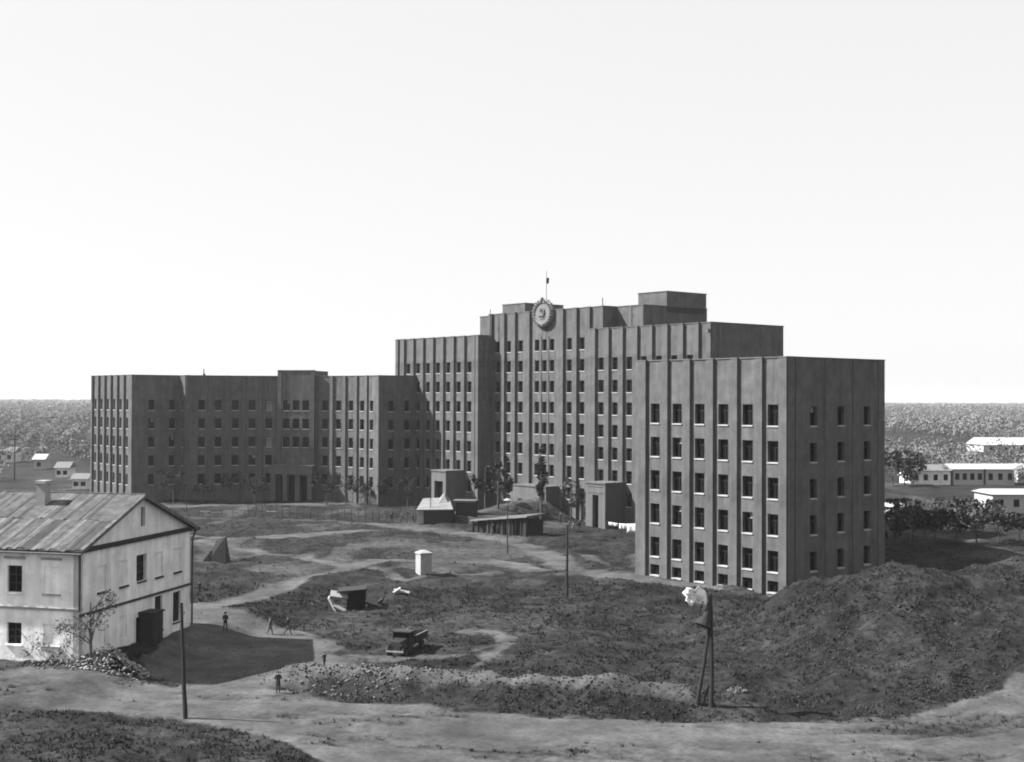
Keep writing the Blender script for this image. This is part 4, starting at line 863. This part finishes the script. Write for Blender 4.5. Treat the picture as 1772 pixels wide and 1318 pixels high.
# ------------------------------------------------------------------ far houses
def far_house(px0, px1, pyb, h, dep, label, rh=1.6, wn=3, white=True, name='far_house'):
    a_, c_ = Vector((*P0(px0, pyb, 0), 0)), Vector((*P0(px1, pyb, 0), 0)); dv = c_-a_; L = dv.length; t = thing(name, label, 'house', a_, math.atan2(dv.y, dv.x)); b = MB(); b.box(0, L, 0, dep, -1, h); b.build('wall', M['brightwall' if white else 'plaster'], t)
    b = MB(); o_ = .5; b.hexa([(-o_, -o_, h), (L+o_, -o_, h), (L+o_, dep+o_, h), (-o_, dep+o_, h), (-o_, dep/2-.1, h+rh), (L+o_, dep/2-.1, h+rh), (L+o_, dep/2+.1, h+rh), (-o_, dep/2+.1, h+rh)]); b.build('roof', M['farroof'] if not white else M['brightwall'], t)
    for i in range(wn):
        x = L*(i+.5)/wn; b = MB(); b.box(x-.55, x+.55, -.06, -.002, h*.3, h*.72); b.build('window', M['pane'], t)
    return t
far_house(1718, 1800, 886, 3.5, 9, 'bright white low house with one dark window, at the right edge', .8, 3)
far_house(1539, 1575, 896, 2.1, 4, 'tiny pale hut with a wide white roof beside the near wing', .6, 1)
far_house(1576, 1645, 838, 3.6, 8, 'far low grey house behind the dark round trees', 1.4, 4, False)
far_house(1650, 1702, 838, 4.0, 8, 'far pale house in the middle of the distant row', 1.2, 4)
far_house(1706, 1756, 838, 4.0, 8, 'far pale house right in the distant row', 1.2, 3)
far_house(1762, 1830, 834, 3.6, 8, 'far pale house cut by the right edge in the distant row', 1.2, 3)
far_house(1702, 1860, 782, 3.0, 16, 'long white-roofed hall far away at the right', 3.0, 6)
far_house(58, 76, 812, 3.0, 7, 'small pale cottage far beyond the old house roof', 1.5, 1)
far_house(96, 118, 826, 2.6, 7, 'small grey cottage right of the pale one far beyond the old house', 1.5, 2, False)
far_house(-10, 24, 800, 3.4, 8, 'pale far cottage at the left edge of the photograph', 1.6, 2, False)
far_house(125, 150, 846, 2.4, 6, 'low grey shed left of the farthest wing', 1.2, 2, False)
d0 = P0(25, 832, 0); t = thing('telegraph_pole', 'distant telegraph pole at the left edge beyond the old house roof', 'pole', (d0[0], d0[1], 0)); b = MB(); b.tube([(0, 0, -.5), (0, 0, 13)], [.22, .15], 6); b.build('shaft', M['wood'], t)
b = MB(); b.box(-1.4, 1.4, -.08, .08, 11.6, 11.8); b.box(-1.1, 1.1, -.08, .08, 10.6, 10.8); b.build('crossarm', M['wood'], t)

# ------------------------------------------------------------------ uncountable things
def blades(name, n, region, dens, size, mt, kind='tuft', seed=1):
    rn = np.random.default_rng(seed); x = rn.uniform(region[0], region[1], n); y = region[2]+(region[3]-region[2])*rn.random(n)**1.25
    ok = (np.abs(x/y) < .415) & (rn.random(n) < dens(x, y)); x, y = x[ok], y[ok]; z = height(x, y); n = len(x)
    s = size*rn.uniform(.4, 1.5, n)*(1+.5*rn.random(n)**4)
    if kind == 'tuft':
        k = 5; a = rn.random((n, k))*6.28; lean = rn.uniform(.2, 1.1, (n, k)); w_ = .22
        bx = x[:, None]+rn.normal(size=(n, k))*.25*s[:, None]; by = y[:, None]+rn.normal(size=(n, k))*.25*s[:, None]; S_ = s[:, None]
        p0 = np.stack([bx-np.sin(a)*w_*S_, by+np.cos(a)*w_*S_, np.broadcast_to(z[:, None]-.05, (n, k))], -1); p1 = np.stack([bx+np.sin(a)*w_*S_, by-np.cos(a)*w_*S_, np.broadcast_to(z[:, None]-.05, (n, k))], -1)
        p2 = np.stack([bx+np.cos(a)*lean*S_, by+np.sin(a)*lean*S_, z[:, None]+S_*rn.uniform(.5, 1.1, (n, k))], -1)
        V_ = np.stack([p0, p1, p2], 2).reshape(-1, 3); T_ = np.arange(len(V_)).reshape(-1, 3)
    else:
        base = np.array([(1, 0, 0), (-1, 0, 0), (0, 1, 0), (0, -1, 0), (0, 0, .7), (0, 0, -.5)], float); p = base[None]+rn.normal(size=(n, 6, 3))*.3; p = p*(s[:, None, None]*rn.uniform(.5, 1.2, (n, 1, 3)))
        V_ = (p+np.stack([x, y, z+.1*s], -1)[:, None]).reshape(-1, 3); f = np.array([(0, 2, 4), (2, 1, 4), (1, 3, 4), (3, 0, 4), (2, 0, 5), (1, 2, 5), (3, 1, 5), (0, 3, 5)]); T_ = (f[None]+np.arange(n)[:, None, None]*6).reshape(-1, 3)
    o = np_mesh(name, V_, T_, mt); o['kind'] = 'stuff'; return o
def gd(x, y): return np.clip(1-1.5*wear(x, y), 0, 1)*(.15+.85*sst(-.1, .2, fbm(x/2.2, y/2.2, 3, 3)))
blades('weeds', 130000, (-46, 62, 70, 150), gd, .16, M['tuft'], seed=2)
blades('dry_grass', 40000, (-80, 80, 120, 270), gd, .17, M['tuft'], seed=3)
def rd_(x, y): return .75*np.clip(np.interp(x, MX, MH)/4, 0, 1)*(y > 88)*(y < 126)*sst(-.2, .3, fbm(x/2.5, y/2.5, 3, 1))+.9*np.exp(-(segd(x, y, SPOIL)/2.2)**2)+.06*gd(x, y)-.5*road_mask(x, y)+.012
blades('clods', 110000, (-46, 62, 72, 130), rd_, .085, M['rubble'], 'stone', 5)
# far woods: loose leafy crowns thinning to a low mass on the horizon
def woods():
    rn = np.random.default_rng(9); Vs = []; 
    for n, y0, y1, ks, sz in ((900, 330, 700, 170, .42), (3500, 700, 1800, 80, .85), (8000, 1800, 5200, 26, 2.2)):
        y = y0+(y1-y0)*rn.random(n*2); x = y*rn.uniform(-.47, .47, n*2); dn = sst(-.10, .16, fbm(x/90, y/260, 4, 4)+.05)+(y > 2600)*.6
        ok = rn.random(n*2) < dn
        ok &= ~((y < 420) & (np.abs(x/y+.06) < .34) ); x, y = x[ok][:n], y[ok][:n]; n = len(x); h = rn.uniform(5, 12, n)*(1+.15*(y > 1500)); W_ = h*rn.uniform(.35, .7, n)
        dr = rn.normal(size=(n, ks, 3)); dr /= np.linalg.norm(dr, axis=2)[..., None]; r = rn.random((n, ks, 1))**.35
        c = np.stack([x, y, h*.55], -1)[:, None]+dr*r*np.stack([W_, W_, h*.45], -1)[:, None]
        a1 = np.cross(dr, rn.normal(size=c.shape)); a1 /= np.linalg.norm(a1, axis=2)[..., None]; a2 = np.cross(a1, dr)+.35*rn.normal(size=c.shape); a2 /= np.linalg.norm(a2, axis=2)[..., None]; s_ = sz*rn.uniform(.5, 1.2, (n, ks, 1))
        Vs.append(np.stack([c-a1*s_, c+a1*s_, c+a2*s_*1.3], 2).reshape(-1, 3))
    V_ = np.concatenate(Vs); o = np_mesh('far_woods', V_, np.arange(len(V_)).reshape(-1, 3), M['farwood']); o['kind'] = 'stuff'
woods()
# ------------------------------------------------------------------ the air
if HAZE:
    b = MB(); b.box(-6500, 6500, -450, 9500, -1.6, 52); m = bpy.data.materials.new('haze'); m.use_nodes = True; n = m.node_tree.nodes; n.remove(n['Principled BSDF'])
    pv = n.new('ShaderNodeVolumePrincipled'); pv.inputs['Color'].default_value = (.92, .92, .92, 1); pv.inputs['Density'].default_value = HAZE; pv.inputs['Anisotropy'].default_value = .3
    m.node_tree.links.new(pv.outputs[0], n['Material Output'].inputs['Volume']); o = b.build('haze', m); o['kind'] = 'stuff'
